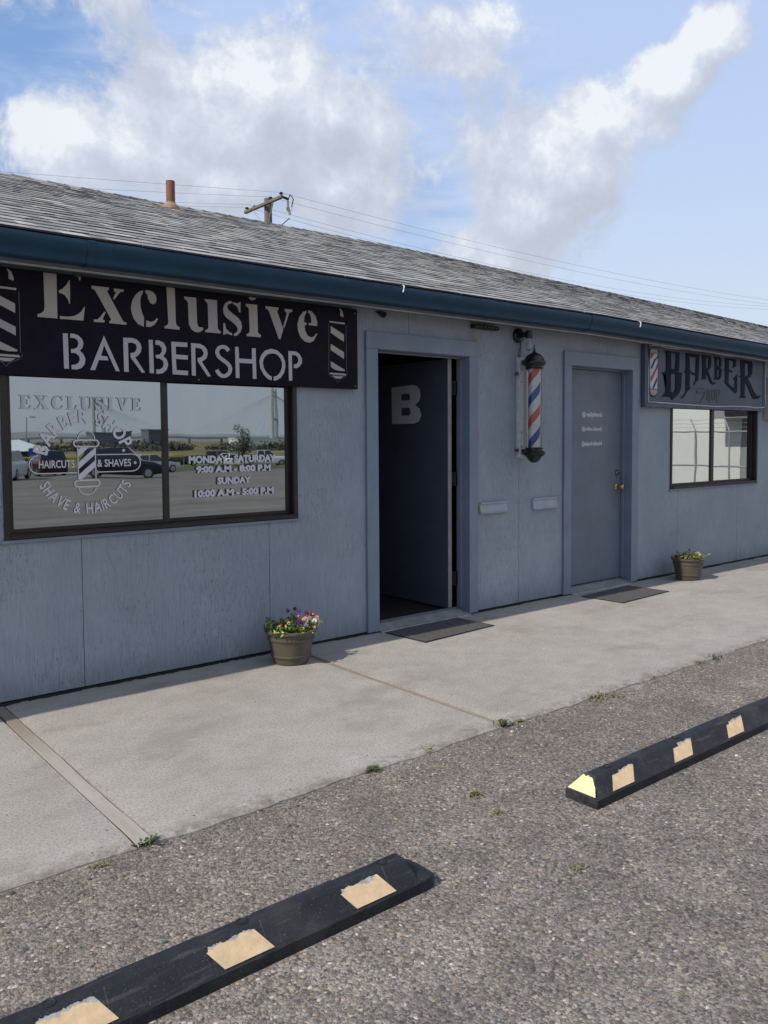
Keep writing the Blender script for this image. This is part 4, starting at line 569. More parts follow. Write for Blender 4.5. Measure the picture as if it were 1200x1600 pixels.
# ------------------------------------------------------------------ light and sky
SUN_EL, TO_SUN_Y = 41, -.008
def make_light():
    el = R(SUN_EL)
    v = Vector((-math.cos(el), TO_SUN_Y, math.sin(el))).normalized()
    ld = bpy.data.lights.new('sun', 'SUN'); ld.energy = 4.1; ld.angle = R(.53); ld.color = (1., .918, .80)
    lo = bpy.data.objects.new('sun', ld); COL.objects.link(lo)
    lo.rotation_euler = v.to_track_quat('Z', 'Y').to_euler()
    w = bpy.data.worlds.new('World'); S.world = w; w.use_nodes = True
    t = NT(w.node_tree); bg = w.node_tree.nodes['Background']
    sk = t.node('ShaderNodeTexSky'); sk.sky_type = 'NISHITA'; sk.sun_disc = False
    sk.sun_elevation = el; sk.sun_rotation = R(-90) + math.atan2(TO_SUN_Y, math.cos(el)); sk.air_density = 1.0; sk.dust_density = .6; sk.ozone_density = 1.6
    d = t.vmath('NORMALIZE', t.node('ShaderNodeTexCoord').outputs['Generated'])
    blobs = [(23.0, 18.6, 5.2, 3.8, .95), (29.5, 19.3, 6.2, 4.8, .95), (52.3, 17.2, 5.2, 4.0, .95), (19.2, 18.6, 4.9, 3.9, 1.), (25.5, 21.0, 6.0, 4.6, 1.), (31.5, 22.5, 5.0, 4.4, 1.), (35.8, 20.6, 5.2, 3.4, .95), (39.0, 20.0, 2.6, 3.4, .8),
             (36.0, 16.6, 6.0, 3.6, 1.), (29.0, 17.2, 6.0, 3.0, .9), (50.6, 18.6, 5.2, 3.6, 1.), (54.0, 20.0, 4.6, 3.0, 1.), (57.8, 22.2, 3.0, 1.9, 1.25), (60.4, 24.0, 2.2, 1.5, 1.1),
             (49.6, 15.2, 3.6, 3.2, .95), (46.6, 12.0, 3.2, 2.0, .6), (43.6, 23.6, 3.6, 1.6, .12), (22.0, 27.5, 7, 2.4, .4), (46.0, 26.0, 4.0, 1.2, .2)]
    def density(dv, detail):
        s = t.node('ShaderNodeSeparateXYZ', i_Vector=dv)
        az = t.math('MULTIPLY', t.math('ARCTAN2', s.outputs[0], s.outputs[1]), 57.2958)
        el_ = t.math('MULTIPLY', t.math('ARCSINE', s.outputs[2]), 57.2958)
        n = t.math('ADD', t.math('MULTIPLY', t.noise(dv, 6.5, detail, .66, .3), .7), t.math('MULTIPLY', t.noise(dv, 19., max(2, detail-2), .68, .5), .3)); n2 = t.noise(dv, 2.1, 3, .5)
        best = None
        for a0, e0, ra, re, k in blobs:
            x = t.math('MULTIPLY', t.math('SUBTRACT', az, a0), 1/ra); y = t.math('MULTIPLY', t.math('SUBTRACT', el_, e0), 1/re)
            r2 = t.math('ADD', t.math('MULTIPLY', x, x), t.math('MULTIPLY', y, y))
            b = t.math('MULTIPLY', t.math('SUBTRACT', 1., t.math('SQRT', r2)), k)
            best = b if best is None else t.math('SMOOTH_MAX', best, b, .22)
        best = t.math('MAXIMUM', best, -.9)
        # the rest of the sky: ordinary broken cloud
        oth = t.math('MULTIPLY_ADD', n2, 3.2, -1.75)
        out = t.smooth(t.math('ABSOLUTE', t.math('SUBTRACT', az, 39.)), 30., 48.)
        base = t.math('ADD', t.math('MULTIPLY', best, t.math('SUBTRACT', 1., out)), t.math('MULTIPLY', oth, out))
        return t.math('MULTIPLY_ADD', t.math('SUBTRACT', n, .5), 3.6, base), az, el_
    dens, az, el_ = density(d, 9)
    off = t.vmath('NORMALIZE', t.vmath('ADD', d, (-.016, -.004, .026)))
    dens2, _, _ = density(off, 5)
    off3 = t.vmath('NORMALIZE', t.vmath('ADD', d, (-.045, -.01, .075)))
    dens3, _, _ = density(off3, 2)
    cover = t.smooth(dens, -.24, .30)
    lit = t.math('ADD', t.math('MULTIPLY', t.math('SUBTRACT', dens, dens2), .52), t.math('MULTIPLY', t.math('SUBTRACT', dens, dens3), .32))
    lit = t.math('ADD', lit, .36)
    lit = t.math('ADD', lit, t.math('MULTIPLY', t.math('SUBTRACT', t.noise(d, 26, 6, .65, .4), .5), .95), clamp=True)
    ccol = t.ramp(lit, [(0., (5.3, 5.75, 6.75)), (.35, (5.9, 6.35, 7.4)), (.60, (6.6, 7.05, 8.1)), (.82, (7.6, 8.0, 8.8)), (1., (8.9, 9.2, 9.6))])
    # high thin veil, streaky
    vs = t.mapping(d, (2.2, 2.2, 9.0), (0, 0, 0), (.12, .2, 0))
    veil = t.noise(vs, 1.9, 7, .62, .6)
    veil2 = t.noise(t.mapping(d, (1, 1, 2.2), (3.1, .4, 0)), 3.3, 4, .55)
    vf = t.math('ADD', t.math('MULTIPLY', veil, .65), t.math('MULTIPLY', veil2, .5))
    gapL = t.math('MULTIPLY', t.smooth(az, 27., 13.), .20)
    right = t.math('MULTIPLY', t.smooth(az, 40., 60.), .20)
    vf = t.math('SUBTRACT', t.math('ADD', vf, right), gapL)
    vf = t.smooth(vf, .30, .655, .20, .97)
    blue = t.mix(.75, sk.outputs[0], (1.7, 3.6, 7.3))
    vcol = t.ramp(t.smooth(el_, 4., 26.), [(0., (6.5, 7.6, 9.0)), (.5, (5.6, 6.9, 9.2)), (1., (5.0, 6.3, 9.1))])
    base = t.mix(vf, blue, vcol)
    hz = t.smooth(el_, 9., 0.)
    base = t.mix(t.math('MULTIPLY', hz, .55), base, (5.0, 5.8, 6.6))
    c = t.mix(t.math('MULTIPLY', cover, .93), base, ccol)
    # the cloudy southern half of the sky (seen in the windows) is a duller grey
    south = t.smooth(t.vmath('DOT_PRODUCT', d, (0.35, -.93, 0)), -.05, .7)
    c = t.mix(t.math('MULTIPLY', south, .5), c, (4.6, 5.0, 5.4))
    t.l.new(c, bg.inputs[0]); bg.inputs[1].default_value = .1
    w.cycles.sampling_method = 'MANUAL'; w.cycles.sample_map_resolution = 512
make_light()
S.view_settings.view_transform = 'Standard'; S.view_settings.look = 'None'
S.view_settings.exposure = 0.0; S.view_settings.gamma = 1.0
S.render.engine = 'CYCLES'
S.cycles.max_bounces = 8; S.cycles.transparent_max_bounces = 12; S.cycles.caustics_reflective = False; S.cycles.caustics_refractive = False
S.cycles.use_denoising = True

# ------------------------------------------------------------------ ground
SEAMS = [-5.653, -4.44, -3.226, -2.013, -.80, .413, 1.626, 2.84, 4.053, 5.266, 6.48, 7.693, 8.906, 10.12, 11.333, 12.546]
BX0, BX1 = -6.6, 13.6
def grid_sheet(name, mat_, x0, x1, y0, y1, zf, nx=1, ny=1):
    m = MB()
    for j in range(ny+1):
        for i in range(nx+1):
            x = x0 + (x1-x0)*i/nx; y = y0 + (y1-y0)*j/ny
            m.v.append((x, y, zf(x, y)))
    for j in range(ny):
        for i in range(nx):
            a = j*(nx+1)+i; m.f.append([a, a+1, a+nx+2, a+nx+1]); m.tone.append(.5)
    return m.build(name, mat_)
def slope(y): return -.02*(min(max(-y, 5), 110)-5)
gnd = grid_sheet('ground', M['field'], -3000, 3000, -3000, 3000, lambda x, y: -.06 if y > -1 else slope(y)-.06, 2, 600)
tag(gnd, kind='structure')
lot = MB()
ys = [-1.86, -4.0, -8.0]
m = MB(); xs = [-14 + i for i in range(0, 33)]
for y in ys:
    for x in xs: m.v.append((x, y, -.014 + slope(y)))
for j in range(len(ys)-1):
    for i in range(len(xs)-1):
        a = j*len(xs)+i; m.f.append([a, a+len(xs), a+len(xs)+1, a+1]); m.tone.append(.5)
tag(m.build('parking_lot', M['asphalt']), kind='structure')
tag(grid_sheet('far_parking_lot', M['lot'], -60, 110, -78, -7.98, lambda x, y: slope(y)-.02, 1, 30), kind='structure')
tag(grid_sheet('grass_strip', M['grass'], -60, 110, -92, -60, lambda x, y: slope(y)-.012, 1, 20), kind='structure')

def make_sidewalk():
    joints = [BX0-.4, -2.475, -.640, 3.735, 5.58, 7.42, 9.3, 11.2, 13.9]
    gaps = [0, .072, .044, .008, .02, .02, .02, .02, 0]
    m = MB(); rnd = random.Random(4)
    for k in range(len(joints)-1):
        x0 = joints[k] + gaps[k]/2; x1 = joints[k+1] - gaps[k+1]/2
        n = max(8, int((x1-x0)/.05)); b = len(m.v); pr = []
        for i in range(n+1):
            x = x0 + (x1-x0)*i/n
            e = -1.918 + .018*mnoise.noise(Vector((x*2.1, 3.3, 0))) + .016*mnoise.noise(Vector((x*9, 1.3, 0))) + .009*mnoise.noise(Vector((x*31, 7.3, 0)))
            dz = .004*mnoise.noise(Vector((x*3, 8, 1)))
            if i == 0 or i == n: dzz = -.005
            else: dzz = 0
            for (y, z) in ((.09, .0), (e+.10, .0+dzz*.3), (e+.018, -.002+dz+dzz), (e, -.009+dz), (e-.008, -.05)):
                m.v.append((x, y, z+ (dzz if y > 0 else 0)))
        for i in range(n):
            for q in range(4):
                a = b + i*5 + q
                m.f.append([a, a+1, a+6, a+5]); m.tone.append(.5)
        for i, rev in ((0, 0), (n, 1)):
            a = b + i*5
            f = [a, a+1, a+2, a+3, a+4]
            # end wall down into the joint
            c = len(m.v); m.v.append((m.v[a][0], .09, -.05)); f = f + [c]
            m.f.append(f if rev == 0 else f[::-1]); m.tone.append(.5)
    o = m.build('sidewalk', M['concrete'], smooth=True)
    tag(o, kind='structure')
    for jx, w, mt, zz, yf in ((-2.475, .067, M['wood_strip_grey'], -.004, -1.908), (-.640, .040, M['wood_strip'], -.008, -1.905)):
        q = MB(); n = 60
        for i in range(n+1):
            y = .0 + (yf)*i/n
            wj = .0035*mnoise.noise(Vector((jx, y*6, 2)))
            z = zz + .003*mnoise.noise(Vector((jx*3, y*9, 5)))
            q.v += [(jx-w/2+.007+wj, y, z-.01), (jx-w/2+.009+wj, y, z), (jx+w/2-.006+wj, y, z+.001), (jx+w/2-.002+wj, y, z-.01)]
        for i in range(n):
            for k in range(3):
                a = i*4+k; q.f.append([a, a+4, a+5, a+1]); q.tone.append(.5)
        q.build('joint_strip', mt, o)
    return o
make_sidewalk()

def make_gravel():
    rnd = random.Random(11); m = MB()
    def stone(x, y, r, z):
        k = rnd.choice((5, 6, 7)); a0 = rnd.random()*6.28; st = rnd.uniform(.55, 1.); vs = []
        for ring, zz in ((1., 0.), (.8, .55)):
            for i in range(k):
                a = a0 + 2*PI*i/k; q = r*ring*rnd.uniform(.75, 1.15)
                vs.append((x + q*math.cos(a), y + q*st*math.sin(a), z - r*.25 + r*zz*1.1))
        vs.append((x, y, z + r*.62))
        fs = []
        for i in range(k):
            j = (i+1) % k
            fs.append((i, j, k+j, k+i)); fs.append((k+i, k+j, 2*k))
        m.add(vs, fs)
    for _ in range(4200):
        u = rnd.random()
        if u < .30:      # swept up against the pavement edge
            x = rnd.uniform(-3.4, 2.6); y = -1.925 - abs(rnd.gauss(0, .14))
        else:
            x = rnd.uniform(-3.6, 2.2); y = rnd.uniform(-4.2, -1.95)
        r = rnd.choice((.0022, .003, .0035, .004, .005, .006, .008)) * rnd.uniform(.8, 1.25)
        if -2.76 < y < -2.60 and (x < -1.87 or x > -1.05): continue
        stone(x, y, r, -.014 + slope(y))
    for _ in range(120):    # crumbs on the concrete
        x = rnd.uniform(-3., 3.5); y = -1.9 + abs(rnd.gauss(0, .12)) if rnd.random() < .7 else rnd.uniform(-1.7, -.3)
        stone(x, y, rnd.uniform(.0018, .0038), .001)
    tag(m.build('loose_gravel', M['gravel']), kind='stuff')
make_gravel()

# ------------------------------------------------------------------ the shop building
bld = thing('barbershop_building', 'long low blue-grey barbershop with plywood siding, blue gutter and grey shingle roof', 'building', (3.5, 0, 0))
DA = (.105, 1.024, 2.038)       # open door opening x0, x1, top
DB = (2.297, 3.215, 2.038)
WA = (-2.416, -.579, .876, 1.80)
WB = (3.901, 5.696, .876, 1.80)
OPEN = [(DA[0]-.02, DA[1]+.02, -1, DA[2]+.02), (DB[0]-.02, DB[1]+.02, -1, DB[2]+.02), WA, WB]
ZB, ZT = .020, 2.33
def wall_cells(x0, x1, z0, z1, ops):
    xs = sorted({x0, x1} | {v for o in ops for v in o[:2] if x0 < v < x1})
    zs = sorted({z0, z1} | {v for o in ops for v in o[2:] if z0 < v < z1})
    out = []
    for i in range(len(xs)-1):
        for j in range(len(zs)-1):
            cx, cz = (xs[i]+xs[i+1])/2, (zs[j]+zs[j+1])/2
            if any(o[0] < cx < o[1] and o[2] < cz < o[3] for o in ops): continue
            out.append((xs[i], xs[i+1], zs[j], zs[j+1]))
    return out
def sheet_with_depth(cells, y0, y1):
    """one skin with holes: front faces merged, boundary edges pulled back"""
    bm = bmesh.new(); vm = {}
    def V(x, z):
        k = (round(x, 5), round(z, 5))
        if k not in vm: vm[k] = bm.verts.new((x, y0, z))
        return vm[k]
    for a, b, c_, d in cells: bm.faces.new((V(a, c_), V(b, c_), V(b, d), V(a, d)))
    be = [e for e in bm.edges if len(e.link_faces) == 1]
    r = bmesh.ops.extrude_edge_only(bm, edges=be)
    for v in r['geom']:
        if isinstance(v, bmesh.types.BMVert): v.co.y = y1
    return bm
bms = []
ed = [BX0] + [s for s in SEAMS if BX0 < s < BX1] + [BX1]
full = bmesh.new()
for i in range(len(ed)-1):
    b = sheet_with_depth(wall_cells(ed[i]+.0018, ed[i+1]-.0018, ZB, ZT, OPEN), 0., .0135)
    me = bpy.data.meshes.new('p'); b.to_mesh(me); b.free(); full.from_mesh(me); bpy.data.meshes.remove(me)
bmesh.ops.recalc_face_normals(full, faces=full.faces)
me = bpy.data.meshes.new('front_wall'); full.to_mesh(me); full.free()
# recalc may flip: front must face -y
for p_ in me.polygons:
    if abs(p_.normal.y) > .9 and p_.normal.y > 0: p_.flip()
front = link('front_wall', me, M['wall'], bld)
# dark backing (framing and seams)
bk = MB()
for a, b, c_, d in wall_cells(BX0, BX1, .012, ZT, OPEN): bk.box(a, b, .0138, .13, c_, d)
bk.build('wall_framing', M['blackmat'], bld)
# foundation: dark recessed strip with a crumbly sealant bead
fd = MB(); fd.box(BX0, DA[0]-.02, .006, .12, -.05, .0118); fd.box(DA[1]+.02, DB[0]-.02, .006, .12, -.05, .0118); fd.box(DB[1]+.02, BX1, .006, .12, -.05, .0118)
fd.build('foundation', M['blackmat'], bld)
sd = MB(); rnd = random.Random(3)
for x0, x1 in ((-3.2, .0), (1.13, 2.19), (3.33, 8.)):
    x = x0
    while x < x1-.06:
        l = rnd.uniform(.04, .22); l = min(l, x1-x)
        if rnd.random() < .72:
            n = 5; pts = [(x + l*i/n, -.004 + rnd.uniform(-.004, .002), .004 + rnd.uniform(-.002, .003)) for i in range(n+1)]
            sd = MB(); sd.tube(pts, [rnd.uniform(.003, .0085) for _ in pts], 5); sd.build('sealant_bead', M['blackmat'], bld)
        x += l*rnd.uniform(.8, 1.3)
# other walls, floor, ceiling (dark inside)
RIDGE_Y = 3.0
def ridge_z(x): return 3.69 if x < 3 else 3.69 - .021*(x-3)
sw = MB()
for x0, x1 in ((BX0, BX0+.12), (BX1-.12, BX1)):
    sw = MB(); sw.add([(x0,.131,0),(x0,6.2,0),(x0,6.2,2.5),(x0,3.,3.52),(x0,.131,2.34),(x1,.131,0),(x1,6.2,0),(x1,6.2,2.5),(x1,3.,3.40),(x1,.131,2.34)],
        [(0,1,2,3,4),(9,8,7,6,5),(0,5,6,1),(1,6,7,2),(2,7,8,3),(3,8,9,4),(4,9,5,0)])
    sw.build('side_wall', M['wall'], bld)
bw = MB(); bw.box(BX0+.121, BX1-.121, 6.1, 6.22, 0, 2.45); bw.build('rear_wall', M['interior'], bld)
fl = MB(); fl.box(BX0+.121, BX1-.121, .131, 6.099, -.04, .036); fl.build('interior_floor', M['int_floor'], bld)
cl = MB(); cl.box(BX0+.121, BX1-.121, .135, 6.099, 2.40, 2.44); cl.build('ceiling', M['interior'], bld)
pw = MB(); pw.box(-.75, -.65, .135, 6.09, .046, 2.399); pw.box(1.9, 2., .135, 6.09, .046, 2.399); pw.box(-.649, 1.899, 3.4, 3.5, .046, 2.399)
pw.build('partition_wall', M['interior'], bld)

# roof in real courses of laminated shingles
def make_roof():
    rnd = random.Random(21)
    y0, z0 = -.275, 2.449
    x0, x1 = BX0-.3, BX1+.3
    def dz(x): return 0 if x < 2.4 else -.0165*(x-2.4)
    L = math.hypot(RIDGE_Y-y0, 3.69-z0); uy, uz = (RIDGE_Y-y0)/L, (3.69-z0)/L
    ny, nz = -uz, uy
    course = .135; n = int(L/course)+1
    m = MB()
    # deck under the shingles (and far slope)
    dk = MB(); k = 20
    for i in range(k):
        a = x0+.03 + (x1-x0-.06)*i/k; b = x0+.03 + (x1-x0-.06)*(i+1)/k
        p = [(a, y0+.03, z0-.028+dz(a)), (b, y0+.03, z0-.028+dz(b)), (b, RIDGE_Y, ridge_z(b)-.03), (a, RIDGE_Y, ridge_z(a)-.03)]
        q = [(v[0], v[1], v[2]+.022) for v in p]
        dk.hexa(p+q)
        p = [(a, RIDGE_Y+.001, ridge_z(a)-.03), (b, RIDGE_Y+.001, ridge_z(b)-.03), (b, 6.6, 2.30+dz(b)), (a, 6.6, 2.30+dz(a))]
        q = [(v[0], v[1], v[2]+.03) for v in p]
        dk.hexa(p+q)
    def P(x, s, h):
        t_ = s/L
        zt = (z0+dz(x))*(1-t_) + ridge_z(x)*t_
        return (x, y0+uy*s + ny*h, zt + nz*h)
    for r in range(n):
        s0 = r*course; s1 = min(L, s0+course+.004)
        x = x0 - rnd.random()*.3; off = rnd.uniform(-.004, .004)
        vis = x0
        while x < x1:
            w = rnd.choice((.05, .07, .10, .12, .15, .19))*rnd.uniform(.9, 1.1)
            a, b = max(x, x0), min(x+w, x1); x += w
            if b-a < .01: continue
            thick = rnd.choice((.0070, .0075, .010))
            if r == 0: thick = .010
            tone = rnd.choice((.42, .48, .52, .56, .60, .66)) + rnd.uniform(-.05, .05)
            sa = s0 + off + rnd.uniform(-.003, .003)
            if r == 0: sa = s0 - .012 + rnd.uniform(-.004, .004)
            lo = 0.0
            g = .0012
            vs = [P(a+g, sa, lo), P(b-g, sa, lo), P(b-g, sa, lo+thick), P(a+g, sa, lo+thick), P(a+g, s1, lo+.0028), P(b-g, s1, lo+.0028), P(a+g, s1, lo-.001), P(b-g, s1, lo-.001)]
            m.add(vs, [(3, 2, 5, 4)], tone)
            m.add([vs[0], vs[1], vs[2], vs[3]], [(0, 1, 2, 3)], .11)  # butt edge toned dark, the shade of each course put into its colour
            m.add([vs[0], vs[3], vs[4], vs[6]], [(0, 1, 2, 3)], tone*.9)
            m.add([vs[1], vs[7], vs[5], vs[2]], [(0, 1, 2, 3)], tone*.9)
    rf = dk.build('roof', M['blackmat'], bld)
    m.build('shingles', M['shingle'], rf, tones=True)
    rc = MB(); x = x0
    while x < x1:
        w = .15
        b = min(x+w+.03, x1)
        za, zb = ridge_z(x)+.012, ridge_z(b)+.006
        rc.add([(x, RIDGE_Y-.15, za-.062), (b, RIDGE_Y-.15, zb-.062), (b, RIDGE_Y, zb), (x, RIDGE_Y, za), (x, RIDGE_Y+.15, za-.07), (b, RIDGE_Y+.15, zb-.07)],
            [(0, 1, 2, 3), (3, 2, 5, 4)], rnd.choice((.35, .5, .6)))
        x += w
    rc.build('ridge_cap', M['shingle'], rf, tones=True)
    # rusty vent pipe near the ridge
    y = 2.62; x = -.212; z = z0 + (3.69-z0)*(y-y0)/(RIDGE_Y-y0)
    vp = MB(); vp.lathe([(.041, -.05), (.041, .245), (.034, .245), (.034, .1)], x, y, z, 20, cap=False); vp.lathe([(.035, .0), (.035, .12)], x, y, z, 12)
    vo = vp.build('vent_pipe', M['rust'], rf, smooth=True)
    fp = MB(); fp.lathe([(.085, -.015), (.075, .012), (.045, .045), (.0415, .05)], x, y, z, 20, cap=False)
    fp.box(x-.10, x+.10, y-.12, y+.10, z-.03, z-.004)
    for i in range(len(fp.v)-8, len(fp.v)):
        v = fp.v[i]; fp.v[i] = (v[0], v[1], v[2] + (v[1]-y)*.375 + .016)
    fp.build('pipe_flashing', M['rust_light'], rf)
    return rf
roof = make_roof()

# gutter: K profile, slightly wavy, sagging with the roof to the right
def gw(x):
    d = -.0165*(x-2.4) if x > 2.4 else 0
    return (.004*mnoise.noise(Vector((x*.7, 0, 3))), d + .005*mnoise.noise(Vector((x*.9, 5, 3))))
gp = [(-.185, 2.318), (-.262, 2.318), (-.268, 2.325), (-.268, 2.352), (-.276, 2.366), (-.287, 2.385), (-.290, 2.405), (-.290, 2.432), (-.286, 2.438), (-.274, 2.438), (-.274, 2.431), (-.283, 2.431), (-.283, 2.405), (-.262, 2.36), (-.259, 2.327), (-.185, 2.327)]
g = MB(); g.prism(gp, BX0-.3, 2.24, 60, gw); g.prism(gp, 2.2435, BX1+.3, 60, gw)
gut = g.build('gutter', M['gutter'], bld, smooth=True)
ge = MB()
gp2 = [(y-(.0035 if y < -.2 else 0), z - (.004 if z < 2.33 else 0)) for y, z in gp[:9]] + [(-.2785, 2.4405), (-.2785, 2.434), (-.2875, 2.434), (-.2875, 2.405), (-.27, 2.36), (-.266, 2.3225), (-.185, 2.3225)]
for xj in (2.242, -2.02, 7.0): ge = MB(); ge.prism(gp2, xj-.02, xj+.02, 1, gw); ge.build('gutter_joint', M['gutter'], gut)
for cx in (.113, 2.918):
    cm = MB(); d = gw(cx)
    cm.tube([(cx-.012, -.268, 2.444+d[1]), (cx, -.288, 2.449+d[1]), (cx+.004, -.296, 2.440+d[1]), (cx-.002, -.298, 2.415+d[1]), (cx-.010, -.297, 2.398+d[1])], [.0045, .006, .006, .0055, .004], 7)
    cm.build('light_clip', M['ceramic_w'], gut, smooth=True)
fb = MB(); fb.prism([(-.183, 2.300), (-.160, 2.300), (-.160, 2.44), (-.183, 2.44)], BX0-.3, BX1+.3, 60, lambda x: (0, gw(x)[1]))
fb.build('fascia', M['soffit'], bld)
de = MB(); de.prism([(-.187, 2.2935), (-.158, 2.2935), (-.158, 2.2985), (-.187, 2.2985)], BX0-.3, BX1+.3, 60, lambda x: (0, gw(x)[1]))
de.build('drip_edge', M['light_edge'], bld)
sf = MB(); sf.prism([(-.1585, 2.300), (-.002, 2.318), (-.002, 2.329), (-.1585, 2.312)], BX0-.3, BX1+.3, 60, lambda x: (0, gw(x)[1]))
sf.build('soffit', M['soffit'], bld)

# door frames
def door_frame(x0, x1, top, xl, xr):
    m = MB()
    zt = 2.16
    m.box(xl, x0-.0, -.022, -.0005, .012, zt-.1205); m.box(x1+.0, xr, -.022, -.0005, .012, zt-.1205)
    m.box(xl, xr, -.0225, -.0005, zt-.12, zt)
    # jambs and head, with a stop bead
    m.box(x0-.018, x0, -.002, .128, .012, top+.018); m.box(x1, x1+.018, -.002, .128, .012, top+.018)
    m.box(x0+.0003, x1-.0003, -.002, .128, top, top+.018)
    m.box(x0+.0004, x0+.013, .062, .096, .05, top-.0135); m.box(x1-.013, x1-.0004, .062, .096, .05, top-.0135); m.box(x0+.0005, x1-.0005, .062, .096, top-.013, top-.0004)
    return m.build('door_frame', M['trim'], bld, bevel=.0022)
door_frame(*DA, 0.0, 1.119); door_frame(*DB, 2.197, 3.317)
def threshold(x0, x1):
    m = MB(); n = 9
    prof = [(-.045, .001), (-.040, .012)]
    for i in range(n):
        y = -.034 + i*.013; z = .014 + i*.0035
        prof += [(y, z), (y+.007, z), (y+.008, z-.0025), (y+.012, z-.0025)]
    prof += [(.128, .047), (.128, .001)]
    m.prism(prof, x0, x1)
    m.build('threshold', M['steel'], bld)
threshold(DA[0]+.003, DA[1]-.003); threshold(DB[0]+.003, DB[1]-.003)

# open door leaf: swung in a full right angle on its right-hand hinges
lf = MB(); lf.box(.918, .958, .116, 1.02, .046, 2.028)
leaf = lf.build('door', M['door_shaded'], bld, bevel=.0015); leaf['label'] = 'door standing wide open with a big letter B'
# its face looks to -x; B on that face
def face_x(polys, x, th):
    me = flat_mesh(polys, 0, th)
    for v in me.vertices: v.co = Vector((x + v.co.y, v.co.x, v.co.z))
    return me
bxp = [[(y, z) for y, z in p] for p in TR['doorB']]
link('door_letter', face_x(bxp, .9165, .0022), M['door_letter'], leaf)
for z in (.28, 1.08, 1.80):
    h = MB(); h.box(.9583, 1.0236, .118, .122, z-.055, z+.055)
    h.lathe([(.008, -.056), (.008, .056)], .988, .110, z, 10)
    for q in (-.036, 0, .036): h.lathe([(.0045, -.001), (.0045, .003)], .972, .117, z+q, 8)
    h.build('hinge', M['blackmat'], leaf)
ed_ = MB(); ed_.box(.9185, .9575, .1140, .1157, .054, 2.026); ed_.build('edge_strip', M['edge_strip'], leaf)

# closed door
lf = MB(); lf.box(DB[0]+.014, DB[1]-.014, .0965, .14, .053, 2.023)
leafb = lf.build('door', M['door'], bld, bevel=.0015); leafb['label'] = 'closed door with three white handles lettered on it'
ht = []
for s, z0, z1 in (('@reallyblends', 1.592, 1.640), ('@milloo.blendz', 1.458, 1.503), ('@alejandroblends4', 1.325, 1.371)):
    ht.append(text_fit(s, 2.595, 2.899, z0-.009 if 'y' in s or 'j' in s else z0, z1, .0957, .0014, .022))
for me_ in ht: link('handle_lettering', me_, M['vinyl'], leafb)
db = MB()
def ylathe(prof, x, z, yb, seg=20):   # profile (r, d) going out to -y
    b = MB(); b.lathe(prof, 0, 0, 0, seg)
    return [(x + v[0], yb - v[2], z + v[1]) for v in b.v], b.f
vs, fs = ylathe([(.028, 0), (.028, .006), (.024, .012), (.021, .02), (.010, .022)], 3.137, 1.066, .0965)
d1 = MB(); d1.add(vs, fs); d1.build('deadbolt', M['nickel'], leafb, smooth=True)
vs, fs = ylathe([(.033, 0), (.033, .004), (.026, .012), (.013, .016), (.011, .034), (.018, .040), (.027, .052), (.028, .064), (.022, .074), (.006, .077)], 3.135, .930, .0965)
d2 = MB(); d2.add(vs, fs); d2.build('door_knob', M['brass'], leafb, smooth=True)

# windows
def window(w, ztop_frame, mull, label):
    x0, x1, z0, z1 = w
    f = MB(); y0, y1 = -.012, .07
    t_ = .030
    f.box(x0, x0+t_, y0, y1, z0+t_, z1); f.box(x1-t_, x1, y0, y1, z0+t_, z1)
    f.box(x0, x1, y0-.001, y1, z0, z0+t_)
    f.box(x0+t_+.0002, x1-t_-.0002, y0-.010, y0-.0012, z0+.004, z0+.022)
    fr = f.build('window', M['bronze'], bld, bevel=.002); fr['label'] = label
    s = MB()
    xa, xb = x0+t_+.0005, x1-t_-.0005
    st = .022; sm = .036 if x0 < 0 else .06
    # left sash slides in front
    for a, b, yy, sa, sb in ((xa, mull+.034, .010, st, sm), (mull-.034, xb, .034, sm, st)):
        s.box(a, a+sa, yy, yy+.018, z0+t_+.0006, z1-.0006); s.box(b-sb, b, yy, yy+.018, z0+t_+.0006, z1-.0006)
        s.box(a+sa+.0001, b-sb-.0001, yy+.0004, yy+.018, z0+t_+.0006, z0+t_+.024)
    s.build('sash', M['bronze'], fr, bevel=.0015)
    for a, b, yy in ((xa+st, mull+.034-sm, .022), (mull-.034+sm, xb-st, .046)):
        p = MB(); p.box(a-.004, b+.004, yy, yy+.004, z0+t_+.022, z1-.001); p.build('pane', M['glass'], fr)
    sl = MB(); sl.box(x0-.02, x1+.015, -.0135, -.0004, z0-.018, z0-.0012); sl.build('sill', M['trim'], fr)
    return fr
wA = window(WA, 1.8, -1.514, 'wide sliding window with shop emblem and opening hours')
wB = window(WB, 1.8, 4.735, 'wide sliding window without lettering')

